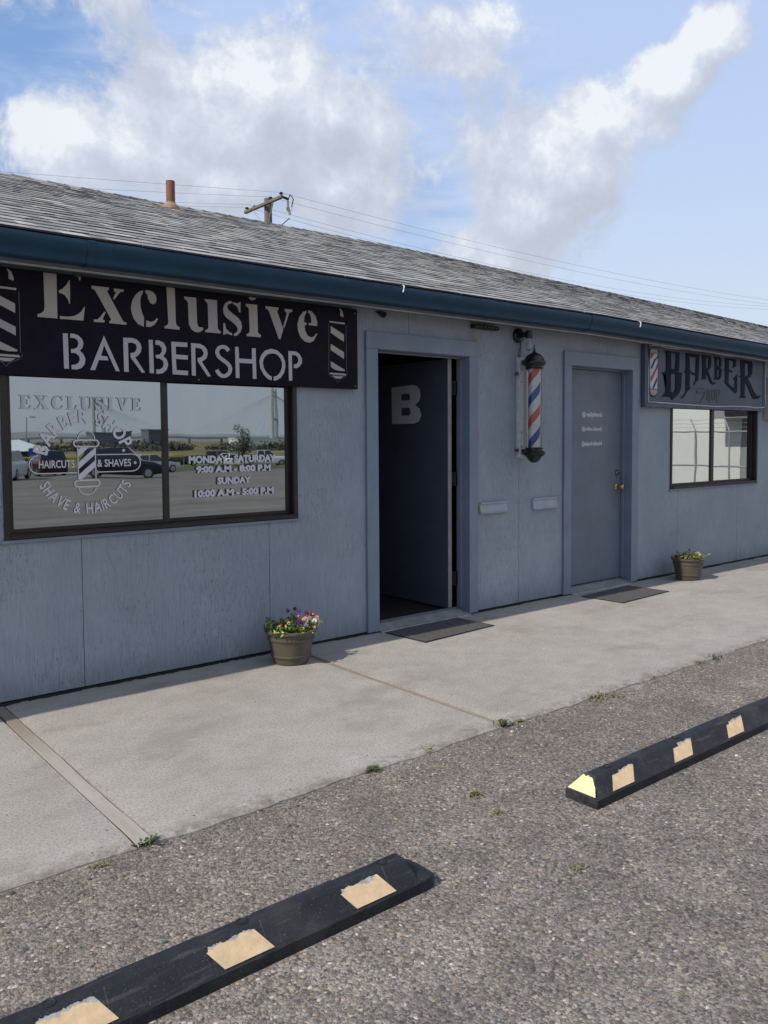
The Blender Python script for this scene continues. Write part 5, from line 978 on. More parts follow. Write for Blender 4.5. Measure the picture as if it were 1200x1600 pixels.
# lettering on the left window
YL = .016
def emblem():
    cx, cz = -1.968, 1.277
    out = []
    def arc_text(s, r0, r1, a0, a1, up, bold=.012, widths=None):
        chars = []
        for ch in s:
            if ch == ' ': chars.append((None, .42)); continue
            me = text_raw(ch, bold); xs = [v.co.x for v in me.vertices]
            w = max(xs)-min(xs); chars.append((me, w+.10))
        tot = sum(w for _, w in chars); a = a0
        capv = None
        for me, w in chars:
            da = (a1-a0)*w/tot
            if me is not None:
                xs = [v.co.x for v in me.vertices]; x_m = (min(xs)+max(xs))/2; h = .70
                am = a + da/2; rm = r0
                scale_x = abs(da)*((r0+r1)/2)/w
                for v in me.vertices:
                    lx = (v.co.x-x_m)*scale_x; ly = v.co.y/h*(r1-r0)
                    if up:
                        rr = r0 + ly; ang = am
                        px = cx + rr*math.sin(ang) + lx*math.cos(ang); pz = cz + rr*math.cos(ang) - lx*math.sin(ang)
                    else:
                        rr = r1 - ly; ang = am
                        px = cx + rr*math.sin(ang) + lx*(-math.cos(ang))*-1; pz = cz + rr*math.cos(ang) - lx*math.sin(ang)
                        px = cx + rr*math.sin(ang) - lx*math.cos(ang); pz = cz + rr*math.cos(ang) + lx*math.sin(ang)
                    v.co = Vector((px, YL - v.co.z*.0012, pz))
                out.append(me)
            a += da
    arc_text('BARBER SHOP.', .219, .292, R(-79), R(76), True, .028)
    arc_text('SHAVE & HAIRCUTS', .228, .286, R(180+66), R(180-64), False, .014)
    out.append(text_fit('HAIRCUTS', -2.226, -2.036, 1.250, 1.293, YL, .0012, .016))
    out.append(text_fit('& SHAVES', -1.908, -1.711, 1.250, 1.293, YL, .0012, .016))
    return out
em = emblem()
def ring_strip(pts, w, closed=True):
    """thin vinyl outline of width w around a closed (x, z) path"""
    n = len(pts); a = []; b = []
    for i in range(n):
        p0 = Vector(pts[(i-1) % n]) if closed or i else Vector(pts[i]); p1 = Vector(pts[(i+1) % n]) if closed or i < n-1 else Vector(pts[i])
        d = (p1-p0).normalized(); nn = Vector((-d.y, d.x))*w/2
        a.append(tuple(Vector(pts[i])+nn)); b.append(tuple(Vector(pts[i])-nn))
    return [a, b] if closed else [a + b[::-1]]
def capsule(x0, x1, z0, z1, n=8):
    r = (z1-z0)/2; cz_ = (z0+z1)/2
    return [(x1-r + r*math.cos(-PI/2+PI*i/n), cz_ + r*math.sin(-PI/2+PI*i/n)) for i in range(n+1)] + [(x0+r + r*math.cos(PI/2+PI*i/n), cz_ + r*math.sin(PI/2+PI*i/n)) for i in range(n+1)]
px0, px1, pz0, pz1 = -2.018, -1.914, 1.178, 1.366
cc = (px0+px1)/2
shape = []

em_mesh = em + [flat_mesh(ring_strip(capsule(-2.276, px0-.004, 1.222, 1.320)[9:] + [(px0-.004, 1.222)], .0055, False), YL, .0012),
    flat_mesh(ring_strip([(px1+.004, 1.222)] + capsule(px1+.004, -1.654, 1.222, 1.320)[:9] + [(px1+.004, 1.320)], .0055, False), YL, .0012),
    flat_mesh(ring_strip(capsule(-2.036, -1.897, 1.366, 1.402), .0085), YL, .0012), flat_mesh(ring_strip(capsule(-2.036, -1.897, 1.142, 1.178), .0085), YL, .0012),
    flat_mesh(ring_strip([(cc + .048*math.cos(PI*i/12), 1.405 + .050*math.sin(PI*i/12)) for i in range(13)], .006, False), YL, .0012),
    flat_mesh(ring_strip([(cc + .048*math.cos(PI*i/12), 1.139 - .042*math.sin(PI*i/12)) for i in range(13)], .006, False), YL, .0012),
    flat_mesh(ring_strip([(px0+.003, pz0), (px0+.003, pz1)], .006, False), YL, .0012), flat_mesh(ring_strip([(px1-.003, pz0), (px1-.003, pz1)], .006, False), YL, .0012)]
st = []
for k in range(3):
    zb = 1.184 + k*.070
    a, b = px0+.0064, px1-.0064
    zz = [(a, zb-.012), (b, zb+.066), (b, zb+.104), (a, zb+.026)]
    def clampz(poly, lo, hi):
        # clip polygon against two z limits
        for lim, sgn in ((lo, 1), (hi, -1)):
            res = []
            for i in range(len(poly)):
                p, q = poly[i], poly[(i+1) % len(poly)]
                ip, iq = sgn*(p[1]-lim) >= 0, sgn*(q[1]-lim) >= 0
                if ip: res.append(p)
                if ip != iq:
                    t_ = (lim-p[1])/(q[1]-p[1]); res.append((p[0]+(q[0]-p[0])*t_, lim))
            poly = res
        return poly
    zz = clampz(zz, pz0+.005, pz1-.005)
    if len(zz) > 2: st.append(zz)
em_mesh.append(flat_mesh(st, YL, .0012))
dot = [[(x + .008*math.cos(i*PI/8), 1.27 + .008*math.sin(i*PI/8)) for i in range(16)] for x in (-1.686,)]
em_mesh.append(flat_mesh(dot, YL, .0012))
link('emblem_lettering', join_meshes(em_mesh, 'emblem_lettering'), M['vinyl'], wA)

# EXCLUSIVE in slab capitals
def slab(ch):
    """polygons on a 0..w x 0..1 box"""
    T_, s = .24, .085
    def rect(a, b, c_, d): return [(a, c_), (b, c_), (b, d), (a, d)]
    if ch == 'E': return .82, [[(0,0),(.8,0),(.82,.3),(.74,.3),(.62,s),(.38,s),(.38,.46),(.5,.46),(.5,.34),(.58,.34),(.58,.68),(.5,.68),(.5,.55),(.38,.55),(.38,1-s),(.6,1-s),(.7,.72),(.78,.72),(.77,1),(0,1),(0,1-s),(.12,1-s),(.12,s),(0,s)]]
    if ch == 'X': return .98, [[(0,0),(.36,0),(.36,s),(.27,s),(.46,.36),(.66,s),(.56,s),(.56,0),(.98,0),(.98,s),(.9,s),(.6,.56),(.82,1-s),(.93,1-s),(.93,1),(.6,1),(.6,1-s),(.70,1-s),(.54,.66),(.36,1-s),(.46,1-s),(.46,1),(.03,1),(.03,1-s),(.11,1-s),(.4,.46),(.16,s),(0,s)]]
    if ch == 'C': return .86, [[(.84,.30),(.76,.10),(.6,0),(.42,-.02),(.2,.06),(.05,.26),(0,.5),(.05,.74),(.2,.94),(.42,1.02),(.6,1),(.7,.94),(.74,1),(.82,1),(.82,.66),(.74,.66),(.66,.86),(.5,.93),(.38,.88),(.29,.7),(.27,.5),(.29,.3),(.38,.12),(.52,.08),(.66,.15),(.75,.32)]]
    if ch == 'L': return .78, [[(0,0),(.76,0),(.78,.36),(.70,.36),(.58,s),(.38,s),(.38,1-s),(.5,1-s),(.5,1),(0,1),(0,1-s),(.12,1-s),(.12,s),(0,s)]]
    if ch == 'U': return .94, [[(0,1),(0,1-s),(.12,1-s),(.12,.32),(.18,.1),(.32,0),(.5,-.02),(.66,0),(.78,.12),(.82,.32),(.82,1-s),(.94,1-s),(.94,1),(.6,1),(.6,1-s),(.72,1-s),(.72,.32),(.66,.14),(.54,.08),(.44,.12),(.38,.3),(.38,1-s),(.5,1-s),(.5,1)]]
    if ch == 'S': return .70, [[(0,0),(0,.34),(.08,.34),(.16,.14),(.32,.07),(.44,.1),(.5,.2),(.44,.32),(.18,.48),(.04,.6),(0,.74),(.05,.9),(.18,1),(.34,1.02),(.5,.98),(.56,.93),(.59,1),(.66,1),(.66,.70),(.58,.70),(.52,.86),(.36,.94),(.24,.9),(.19,.8),(.25,.7),(.5,.55),(.66,.42),(.7,.26),(.64,.1),(.5,0),(.34,-.02),(.18,.01),(.1,.07),(.07,0)]]
    if ch == 'I': return .5, [[(0,0),(.5,0),(.5,s),(.38,s),(.38,1-s),(.5,1-s),(.5,1),(0,1),(0,1-s),(.12,1-s),(.12,s),(0,s)]]
    if ch == 'V': return .96, [[(.4,0),(.54,0),(.84,1-s),(.96,1-s),(.96,1),(.62,1),(.62,1-s),(.73,1-s),(.56,.4),(.40,1-s),(.5,1-s),(.5,1),(0,1),(0,1-s),(.12,1-s)]]
gl = []; x = 0
for ch in 'EXCLUSIVE':
    w, ps = slab(ch); gl += [[(x+a, b) for a, b in p] for p in ps]; x += w + .20
k_ = (-1.640+2.316)/(x-.20)
fr_ = [[(-2.316 + a*k_, 1.570 + b*.076) for a, b in p] for p in gl]
link('name_lettering', flat_mesh(fr_, YL, .0012), M['vinyl_dim'], wA)
# opening hours on the right pane
YH = .040
hrs = [('MONDAY - SATURDAY', -1.337, -.717, 1.256, 1.302), ('9:00 A.M - 8:00 P.M', -1.288, -.757, 1.196, 1.238), ('SUNDAY', -1.145, -.907, 1.122, 1.164), ('10:00 A.M - 5:00 P.M', -1.303, -.736, 1.047, 1.089)]
for s, a, b, c_, d in hrs:
    hl_ = link('hours_lettering', text_fit(s, a, b, c_-.001, d+.001, YH, .0014, .052), M['vinyl'], wA)
    link('hours_shadow', text_fit(s, a-.009, b-.007, c_-.002, d+.003, YH+.003, .0008, .052), M['letter_shadow'], wA)  # dark offset copy painted in as the letters' reflection in the pane

# mail slots
for x0, x1, z0, z1 in ((1.150, 1.470, .795, .888), (1.790, 2.105, .793, .892)):
    m = MB(); m.prism([(-.002, z0), (-.028, z0), (-.032, z0+.010), (-.022, z0+.012), (-.010, z1-.018), (-.022, z1-.016), (-.022, z1-.003), (-.002, z1)], x0, x1)
    m.build('mail_slot', M['mail'], bld, bevel=.0015)
# torn paint hanging above the open door
tp = MB(); tp.add([(.095,-.006,2.305),(.14,-.012,2.312),(.185,-.01,2.308),(.205,-.006,2.296),(.178,-.018,2.272),(.15,-.022,2.262),(.125,-.014,2.285)], [(0,1,2,3,4,5,6)]); tp.add([(.095,-.004,2.305),(.14,-.008,2.312),(.185,-.007,2.308),(.205,-.004,2.296),(.178,-.013,2.272),(.15,-.017,2.262),(.125,-.01,2.285)], [(6,5,4,3,2,1,0)])
tp.build('peeling_paint', M['blackmat'], bld)
# ------------------------------------------------------------------ signs
def make_sign1():
    s = thing('shop_sign', 'long black metal sign reading Exclusive Barbershop in pale stencil letters, above the left window', 'sign', (-1.3, 0, 1.745))
    x0, x1, z0, z1 = -2.505, -.092, 1.7455, 2.296
    m = MB(); m.box(x0, x1, -.040, -.014, z0, z1); m.build('sign_panel', M['sign'], s, bevel=.0015)
    b = MB()
    for z in (z0+.0006, z1-.03): b.box(x0+.03, x1-.03, -.0135, -.0005, z+.004, z+.024)
    b.build('mounting_rail', M['blackmat'], s)
    T = TR
    sh = lambda P, dx: [[(a+dx, b) for a, b in p] for p in P]
    def clip(P): # keep inside the panel top
        return [[(a, min(b, z1-.004)) for a, b in p] for p in P]
    up = clip(sum([T[k] for k in 'E x c l u s i v e'.split()], []))
    link('word_lettering', flat_mesh(up, -.041, .006), M['letter'], s)
    lo = sum([T[k] for k in ('bB','bA','bR','bB2','bE','bR2','bS','bH','bO','bP')], [])
    link('word_lettering', flat_mesh(lo, -.041, .006), M['letter2'], s)
    for dx in (0, T['emb_dx']-.004):
        P = clip(sh(T['emb'], dx))
        if dx: P = [[(max(a, x0+.012), b) for a, b in p] for p in P]
        e = link('pole_emblem', flat_mesh(P, -.041, .006), M['letter'], s)
        q = MB()
        for l in T['embline']:
            pts = [(a+dx, -.0405, b) for a, b in l]
            if dx: pts = [(max(p[0], x0+.006), p[1], p[2]) for p in pts]
            q.tube(pts, .0022, 6)
        q.build('emblem_outline', M['emb_line'], e)
    for x, z in ((x1-.022, z0+.022), (x1-.022, z1-.03), (x0+.022, z0+.022), (-1.3, z0+.016)):
        sc = MB(); sc.lathe([(.0055, -.001), (.0055, .0015), (.003, .003)], 0, 0, 0, 10)
        for i in range(len(sc.v)-30, len(sc.v)):
            v = sc.v[i]; sc.v[i] = (x+v[0], -.0402-v[2], z+v[1])
        sc.build('screw', M['nickel'], s)
make_sign1()
def make_sign2():
    s = thing('barber_sign', 'grey framed sign reading Barber Shop in dark spiky letters, above the right window', 'sign', (4.6, 0, 1.70))
    x0, x1, z0, z1 = 3.372, 5.772, 1.694, 2.30
    m = MB(); m.box(x0+.03, x1-.03, -.044, -.006, z0+.03, z1-.03); m.build('sign_panel', M['sign2'], s)
    f = MB(); w = .045
    f.box(x0, x1, -.052, -.004, z0, z0+w); f.box(x0, x1, -.052, -.004, z1-w, z1)
    f.box(x0, x0+w, -.0515, -.004, z0+w+.0003, z1-w-.0003); f.box(x1-w, x1, -.0515, -.004, z0+w+.0003, z1-w-.0003)
    f.build('sign_frame', M['sign2'], s, bevel=.003)
    r = MB(); r.tube([(a, -.056, b) for a, b in TR['2rope']], .0065, 8, closed=True); r.build('rope_light', M['rope'], s, smooth=True)
    L = sum([TR[k] for k in ('2B','2A','2R','2B2','2E','2R2')], [])
    link('word_lettering', flat_mesh(L, -.0475, .008), M['sign2_letter'], s)
    sh = [flat_mesh(TR['2shop%d' % k], -.046, .004) for k in range(7)]
    link('shop_lettering', join_meshes(sh, 'shop_lettering'), M['sign2_shop'], s)
    bk = link('pole_emblem', flat_mesh(TR['2back'], -.0448, .003), M['blackmat'], s)
    link('emblem_tube', flat_mesh(TR['2cyl'], -.0474, .002), M['white'], bk)
    for P_ in TR['2cap'][:2]: link('emblem_cap', flat_mesh([P_], -.0474, .002), M['pinkcap'], bk)
    for P_ in TR['2red']: link('emblem_stripe', flat_mesh([P_], -.0492, .0014), M['red'], bk)
    for P_ in TR['2blk']: link('emblem_stripe', flat_mesh([P_], -.0493, .0014), M['blue'], bk)
    for x, z in TR['2bolt']+[(4.3, 1.716), (5.2, 1.716), (5.74, 1.72)]:
        b = MB(); b.lathe([(.007, -.001), (.007, .002), (.004, .004)], 0, 0, 0, 10)
        for i in range(len(b.v)-30, len(b.v)):
            v = b.v[i]; b.v[i] = (x+v[0], -.0521-v[2], z+v[1])
        b.build('screw', M['blackmat'], s)
make_sign2()

# ------------------------------------------------------------------ barber pole
def make_pole():
    cx, cy = 1.640, -.150
    s = thing('barber_pole', 'red, white and blue striped barber pole with black cap on the wall between the doors', 'barber pole', (cx, 0, 1.2))
    b = MB(); bx0, bx1 = 1.590, 1.640
    b.box(bx0, bx1, -.038, -.0006, 1.235, 2.065)
    br = b.build('backplate', M['white_metal'], s, bevel=.002)
    for z in (1.30, 1.93):
        k = MB(); k.tube([(bx0-.02, -.02, z), (bx0+.0, -.02, z), (bx0+.004, -.03, z)], .007, 8); k.box(bx0-.018, bx0-.006, -.032, -.008, z-.014, z+.014); k.build('clamp', M['nickel'], br)
    for z in (1.33, 1.45, 1.86, 1.96):
        k = MB(); vs, fs = ylathe([(.006, -.001), (.006, .003), (.003, .004)], 1.615, z, -.0382, 8); k.add(vs, fs); k.build('bolt_head', M['nickel'], br)
    ar = MB()
    for z in (1.288, 2.022): ar = MB(); ar.box(1.612, 1.662, -.10, -.0385, z-.02, z+.02); ar.build('bracket_arm', M['black'], s, bevel=.003)
    cap = MB(); cap.lathe([(.066, 1.965), (.070, 1.962), (.074, 1.972), (.073, 1.986), (.084, 1.992), (.094, 2.003), (.097, 2.014), (.094, 2.024), (.083, 2.032), (.077, 2.046), (.068, 2.064), (.052, 2.080), (.034, 2.090), (.020, 2.096), (.012, 2.100)], cx, cy, 0, 40)
    c = cap.build('cap', M['black'], s, smooth=True)
    fi = MB(); fi.lathe([(.018, 2.098), (.012, 2.104), (.007, 2.112), (.011, 2.118), (.011, 2.122), (.006, 2.128), (.0045, 2.140), (.0035, 2.158), (.0008, 2.168)], cx, cy, 0, 16); fi.build('finial', M['black'], c, smooth=True)
    bs = MB(); bs.lathe([(.008, 1.198), (.022, 1.201), (.036, 1.210), (.049, 1.224), (.060, 1.242), (.072, 1.254), (.086, 1.262), (.092, 1.272), (.092, 1.284), (.084, 1.292), (.072, 1.296), (.070, 1.306), (.074, 1.312), (.073, 1.322), (.064, 1.324)], cx, cy, 0, 40)
    bs.build('base', M['black'], s, smooth=True)
    cy_ = MB(); cy_.lathe([(.049, 1.325), (.049, 1.968)], 0, 0, -1.3, 48)
    o = cy_.build('striped_cylinder', M['stripes'], None, smooth=True)
    o.parent = s; o.matrix_parent_inverse = Matrix.Translation(s.location).inverted(); o.location = (cx, cy, 1.3)
    gl = MB(); gl.lathe([(.0615, 1.325), (.0615, 1.966)], cx, cy, 0, 48, cap=False); gl.build('glass_tube', M['clear'], s, smooth=True)
make_pole()
# bare-bulb wall lamp above it
def make_lamp():
    s = thing('wall_lamp', 'black outdoor wall lamp with a bare bulb hanging down, above the barber pole', 'lamp', (1.6, 0, 2.2))
    x, z = 1.612, 2.244
    vs, fs = ylathe([(.060, 0), (.060, .018), (.052, .026), (.030, .03)], x-.008, z, -.001, 24)
    b = MB(); b.add(vs, fs); b.build('backplate', M['black'], s, smooth=True)
    t_ = MB(); t_.tube([(x-.005, -.03, z), (x, -.07, z+.004), (x, -.10, z+.004)], .022, 14); t_.lathe([(.026, .032), (.030, .0), (.028, -.030), (.020, -.030)], x, -.118, z+.0, 18); t_.build('socket', M['black'], s, smooth=True)
    bu = MB(); bu.lathe([(.0005, -.135), (.012, -.132), (.022, -.124), (.028, -.110), (.029, -.098), (.025, -.082), (.018, -.062), (.014, -.046), (.0135, -.031)], x, -.118, z, 24)
    bu.build('bulb', M['bulb'], s, smooth=True)
    w = MB(); w.tube([(x-.01, -.03, z-.05), (x-.012, -.035, z-.10), (x-.02, -.02, z-.15), (x-.0, -.02, z-.185)], .0028, 6); w.tube([(x+.004, -.028, z-.05), (x-.004, -.03, z-.11), (x+.0, -.02, z-.185)], .0028, 6); w.build('lamp_wire', M['blackmat'], s)
make_lamp()
# black metal bar under the eave and yellow cord
def make_bar():
    s = thing('eave_bracket', 'short black perforated metal bar under the eave beside the yellow cord', 'bracket', (1.19, 0, 2.26))
    m = MB(); m.box(1.052, 1.335, -.046, -.0006, 2.262, 2.292); a = m.build('bar', M['blackmat'], s, bevel=.002)
    for i in range(6):
        h = MB(); vs, fs = ylathe([(.006, 0), (.006, .001)], 1.09+i*.042, 2.277, -.0463, 10); h.add(vs, fs)
        h.build('bolt_head', M['nickel'], a)
make_bar()
yc = MB(); rnd = random.Random(5)
yc.tube([(1.062, -.04, 2.30), (1.066, -.028, 2.262), (1.078, -.026, 2.23), (1.090, -.026, 2.185), (1.112, -.026, 2.165), (1.122, -.012, 2.15), (1.1235, -.007, 1.9), (1.1235, -.007, 1.56), (1.128, -.010, 1.50), (1.130, -.012, 1.43), (1.1245, -.007, 1.34), (1.1235, -.006, 1.0), (1.124, -.007, .90), (1.130, -.018, .875), (1.136, -.022, .848), (1.140, -.016, .825), (1.134, -.008, .79)], .0042, 7)
tag(yc.build('yellow_cord', M['cord'], None, smooth=True), 'thin yellow cord running from the eave down beside the open door frame', 'cord')
bb = MB(); bb.box(5.835, 6.30, -.07, -.0006, 1.60, 2.075)
bo = bb.build('electric_box', M['beige'], None, bevel=.006); tag(bo, 'pale beige box on the wall at the right edge beyond the grey sign', 'electric box')

# ------------------------------------------------------------------ flower pots
def make_pot(kind, seed):
    rnd = random.Random(seed)
    nm = {'full': 'brown barrel pot full of purple, red and white pansies, near the left window', 'sparse': 'brown barrel pot with sparse yellowing pansies, beyond the closed door'}
    s = thing('flower_pot', nm[kind], 'flower pot', (0, 0, 0), 'barrel flower pots by the wall', local=True)
    m = MB(); H = .215
    prof = [(.100, .0), (.108, .003)]
    def rr(z): return .108 + .045*(z/H)**.85
    for z in (.02, .038): prof.append((rr(z), z))
    prof += [(rr(.040)+.005, .042), (rr(.05)+.006, .05), (rr(.056)+.005, .057), (rr(.06), .060)]
    for z in (.09, .12, .145): prof.append((rr(z), z))
    prof += [(rr(.147)+.005, .149), (rr(.157)+.006, .157), (rr(.164)+.005, .165), (rr(.168), .168), (rr(.19), .190), (rr(.19)+.012, .194), (rr(.2)+.015, .202), (rr(.2)+.014, .211), (rr(.2)+.006, .215), (rr(.2)-.004, .211), (rr(.2)-.008, .19), (rr(.19)-.012, .15)]
    m.lathe(prof, 0, 0, 0, 56, cap=False); m.lathe([(.001, .001), (.099, .001)], 0, 0, 0, 40, cap=False)
    pot = m.build('pot', M['pot'], s, smooth=True)
    so = MB(); so.lathe([(.001, .188), (.07, .186), (.132, .178)], 0, 0, 0, 24); so.build('soil', M['soil'], s)
    def leaf(mb, p, d, L, W):
        d = Vector(d).normalized(); sd = d.cross(Vector((0, 0, 1)))
        if sd.length < .1: sd = Vector((1, 0, 0))
        sd.normalize(); sd = (sd*math.cos(r_ := rnd.uniform(-.7, .7)) + d.cross(sd)*math.sin(r_)); up = sd.cross(d)
        p = Vector(p); q = [p, p+d*L*.35+sd*W*.42+up*.003, p+d*L*.75+sd*W*.34+up*.001, p+d*L-up*L*.12, p+d*L*.75-sd*W*.34+up*.001, p+d*L*.35-sd*W*.42+up*.003, p+d*L*.5-up*.002]
        mb.add(q, [(0,1,6),(1,2,6),(2,3,6),(3,4,6),(4,5,6),(5,0,6)])
    gm, ym, stm = MB(), MB(), MB()
    nst = 125 if kind == 'full' else 74
    for i in range(nst):
        a = rnd.random()*2*PI; r0 = .115*math.sqrt(rnd.random()); x, y = r0*math.cos(a), r0*math.sin(a)
        hgt = rnd.uniform(.025, .115)*(1. if kind == 'full' else .78)*(1.1-.45*r0/.115)
        lean = .35+.9*r0/.115
        top = (x + lean*.05*math.cos(a)+rnd.uniform(-.02, .02), y + lean*.05*math.sin(a)+rnd.uniform(-.02, .02), .185+hgt)
        mid = ((x+top[0])/2+rnd.uniform(-.006, .006), (y+top[1])/2, .185+hgt*.6)
        stm.tube([(x, y, .18), mid, top], .0016, 5)
        for k in range(rnd.choice((4, 5, 7))):
            t_ = rnd.uniform(.25, 1); p = tuple(x*(1-t_)*1.0+top[0]*t_ if j == 0 else (y*(1-t_)+top[1]*t_ if j == 1 else .185+hgt*t_) for j in range(3))
            d = (rnd.uniform(-1, 1), rnd.uniform(-1, 1), rnd.uniform(-.3, .8))
            yellow = rnd.random() < ((.20 if x < .0 else .42) if kind == 'full' else (.25 if x < -.02 else .85))
            leaf(ym if yellow else gm, p, d, rnd.uniform(.02, .038), rnd.uniform(.012, .02) if kind == 'full' else rnd.uniform(.016, .026))
    fo = gm.build('foliage', M['leaf'], s); ym.build('wilting_foliage', M['leaf_yellow'], s); stm.build('stem', M['leaf'], s)
    def pansy(p, nrm, r, mt, eye):
        n = Vector(nrm).normalized(); u = n.cross(Vector((0, 0, 1))).normalized() if abs(n.z) < .95 else Vector((1, 0, 0)); w = n.cross(u)
        b = MB(); P = Vector(p)
        for k, (ang, L) in enumerate(((90, .95), (40, 1.0), (140, 1.0), (-25, 1.0), (205, 1.0), (-90, 1.15))):
            if k == 0: continue
            a = R(ang + rnd.uniform(-8, 8)); c = P + (u*math.cos(a)+w*math.sin(a))*r*.5 + n*(.0012*k)
            vs = [P+n*(.0012*k-.001)]; m_ = 9
            for i in range(m_):
                q = 2*PI*i/m_; rad = r*.56*(1+.10*math.sin(3*q+k))
                vs.append(c + (u*math.cos(q)+w*math.sin(q))*rad*L + n*rnd.uniform(-.0025, .004))
            vs.append(c - n*.002)
            b.add(vs, [(m_+1, 1+i, 1+(i+1) % m_) for i in range(m_)])
        o = b.build('blossom', mt, s)
        e = MB(); vs = [P+n*.009]
        for i in range(7): q = 2*PI*i/7; vs.append(P + (u*math.cos(q)+w*math.sin(q)*.8-w*.15)*r*.36 + n*.0085)
        e.add(vs, [(0, 1+i, 1+(i+1) % 7) for i in range(7)])
        e.build('blossom_eye', eye, o)
        sb = MB(); sb.tube([(p[0]*.7, p[1]*.7, .19), (p[0]*.95, p[1]*.95, (p[2]+.19)/2+.02), tuple(P-n*.004)], .0014, 5); sb.build('stem', M['leaf'], o)
    face = lambda: (-.55+rnd.uniform(-.5, .5), -.9+rnd.uniform(-.3, .2), .35+rnd.uniform(-.25, .35))
    if kind == 'full':
        for x, y, z, r, m_, e_ in ((.012,-.085,.262,.021,'petal_purple','petal_eye'), (.060,-.075,.270,.020,'petal_lilac','petal_eye'), (.045,-.03,.318,.018,'petal_purple','petal_eye'), (.085,-.055,.305,.019,'petal_red','petal_eye'),
            (.125,-.06,.292,.019,'petal_red','petal_peach'), (.018,-.06,.294,.016,'petal_red','petal_peach'), (.035,-.095,.276,.015,'petal_peach','petal_red'), (.07,-.105,.283,.015,'petal_peach','petal_eye'), (.118,-.088,.252,.020,'petal_white','petal_eye'), (.145,-.075,.270,.017,'petal_peach','petal_red'),
            (.040,-.108,.242,.015,'petal_lilac','petal_purple'), (.135,-.095,.232,.014,'petal_white','petal_peach'), (.10,-.115,.222,.013,'petal_peach','petal_peach'), (-.055,-.06,.262,.013,'petal_peach','petal_red'), (-.02,.0,.325,.015,'petal_eye','petal_purple'), (-.1,-.04,.248,.014,'petal_red','petal_eye'), (.165,-.06,.248,.013,'petal_white','petal_peach'), (.05,.03,.325,.015,'petal_red','petal_eye')):
            pansy((x, y, z), face(), r*.84, M[m_], M[e_])
    else:
        for x, y, z, r, m_, e_ in ((.055,-.06,.255,.015,'petal_peach','petal_red'), (.10,-.075,.238,.014,'petal_peach','petal_peach'), (.125,-.055,.248,.016,'petal_white','petal_peach'), (.135,-.08,.215,.014,'petal_peach','petal_red'), (.02,.0,.285,.013,'petal_purple','petal_eye'), (.15,-.045,.225,.014,'petal_white','petal_peach')):
            pansy((x, y, z), face(), r*.84, M[m_], M[e_])
    return s
p1 = make_pot('full', 5); p1.location = (-.810, -.262, .001)
p2 = make_pot('sparse', 9); p2.location = (3.842, -.250, .001); p2.rotation_euler = (0, 0, .25)

# ------------------------------------------------------------------ doormats
def make_mat():
    s = thing('doormat', 'brown-grey patterned doormat lying half in shade before the open door', 'doormat', (0, 0, 0), 'doormats in front of the doors', local=True)
    m = MB(); m.box(-.372, .372, -.205, .205, .001, .006); m.build('backing', M['rubber'], s, bevel=.003)
    q = MB(); nx, ny = 46, 26; b0 = 0
    for j in range(ny+1):
        for i in range(nx+1):
            x = -.358 + .716*i/nx; y = -.191+.382*j/ny
            q.v.append((x, y, .0078 + .0022*mnoise.noise(Vector((x*25, y*25, 2))) + (-.002 if i in (0, nx) or j in (0, ny) else 0)))
    for j in range(ny):
        for i in range(nx):
            a = j*(nx+1)+i; q.f.append([a, a+1, a+nx+2, a+nx+1]); q.tone.append(.5)
    q.build('pile', M['mat'], s)
    return s
m1 = make_mat(); m1.location = (.507, -.234, 0); m1.rotation_euler = (0, 0, .066)
m2 = copy_tree(m1); m2.location = (2.700, -.315, 0); m2.rotation_euler = (0, 0, .052); m2.scale = (1.04, 1.03, 1)
m2['label'] = 'dark grey doormat lying before the closed door with the white handles'

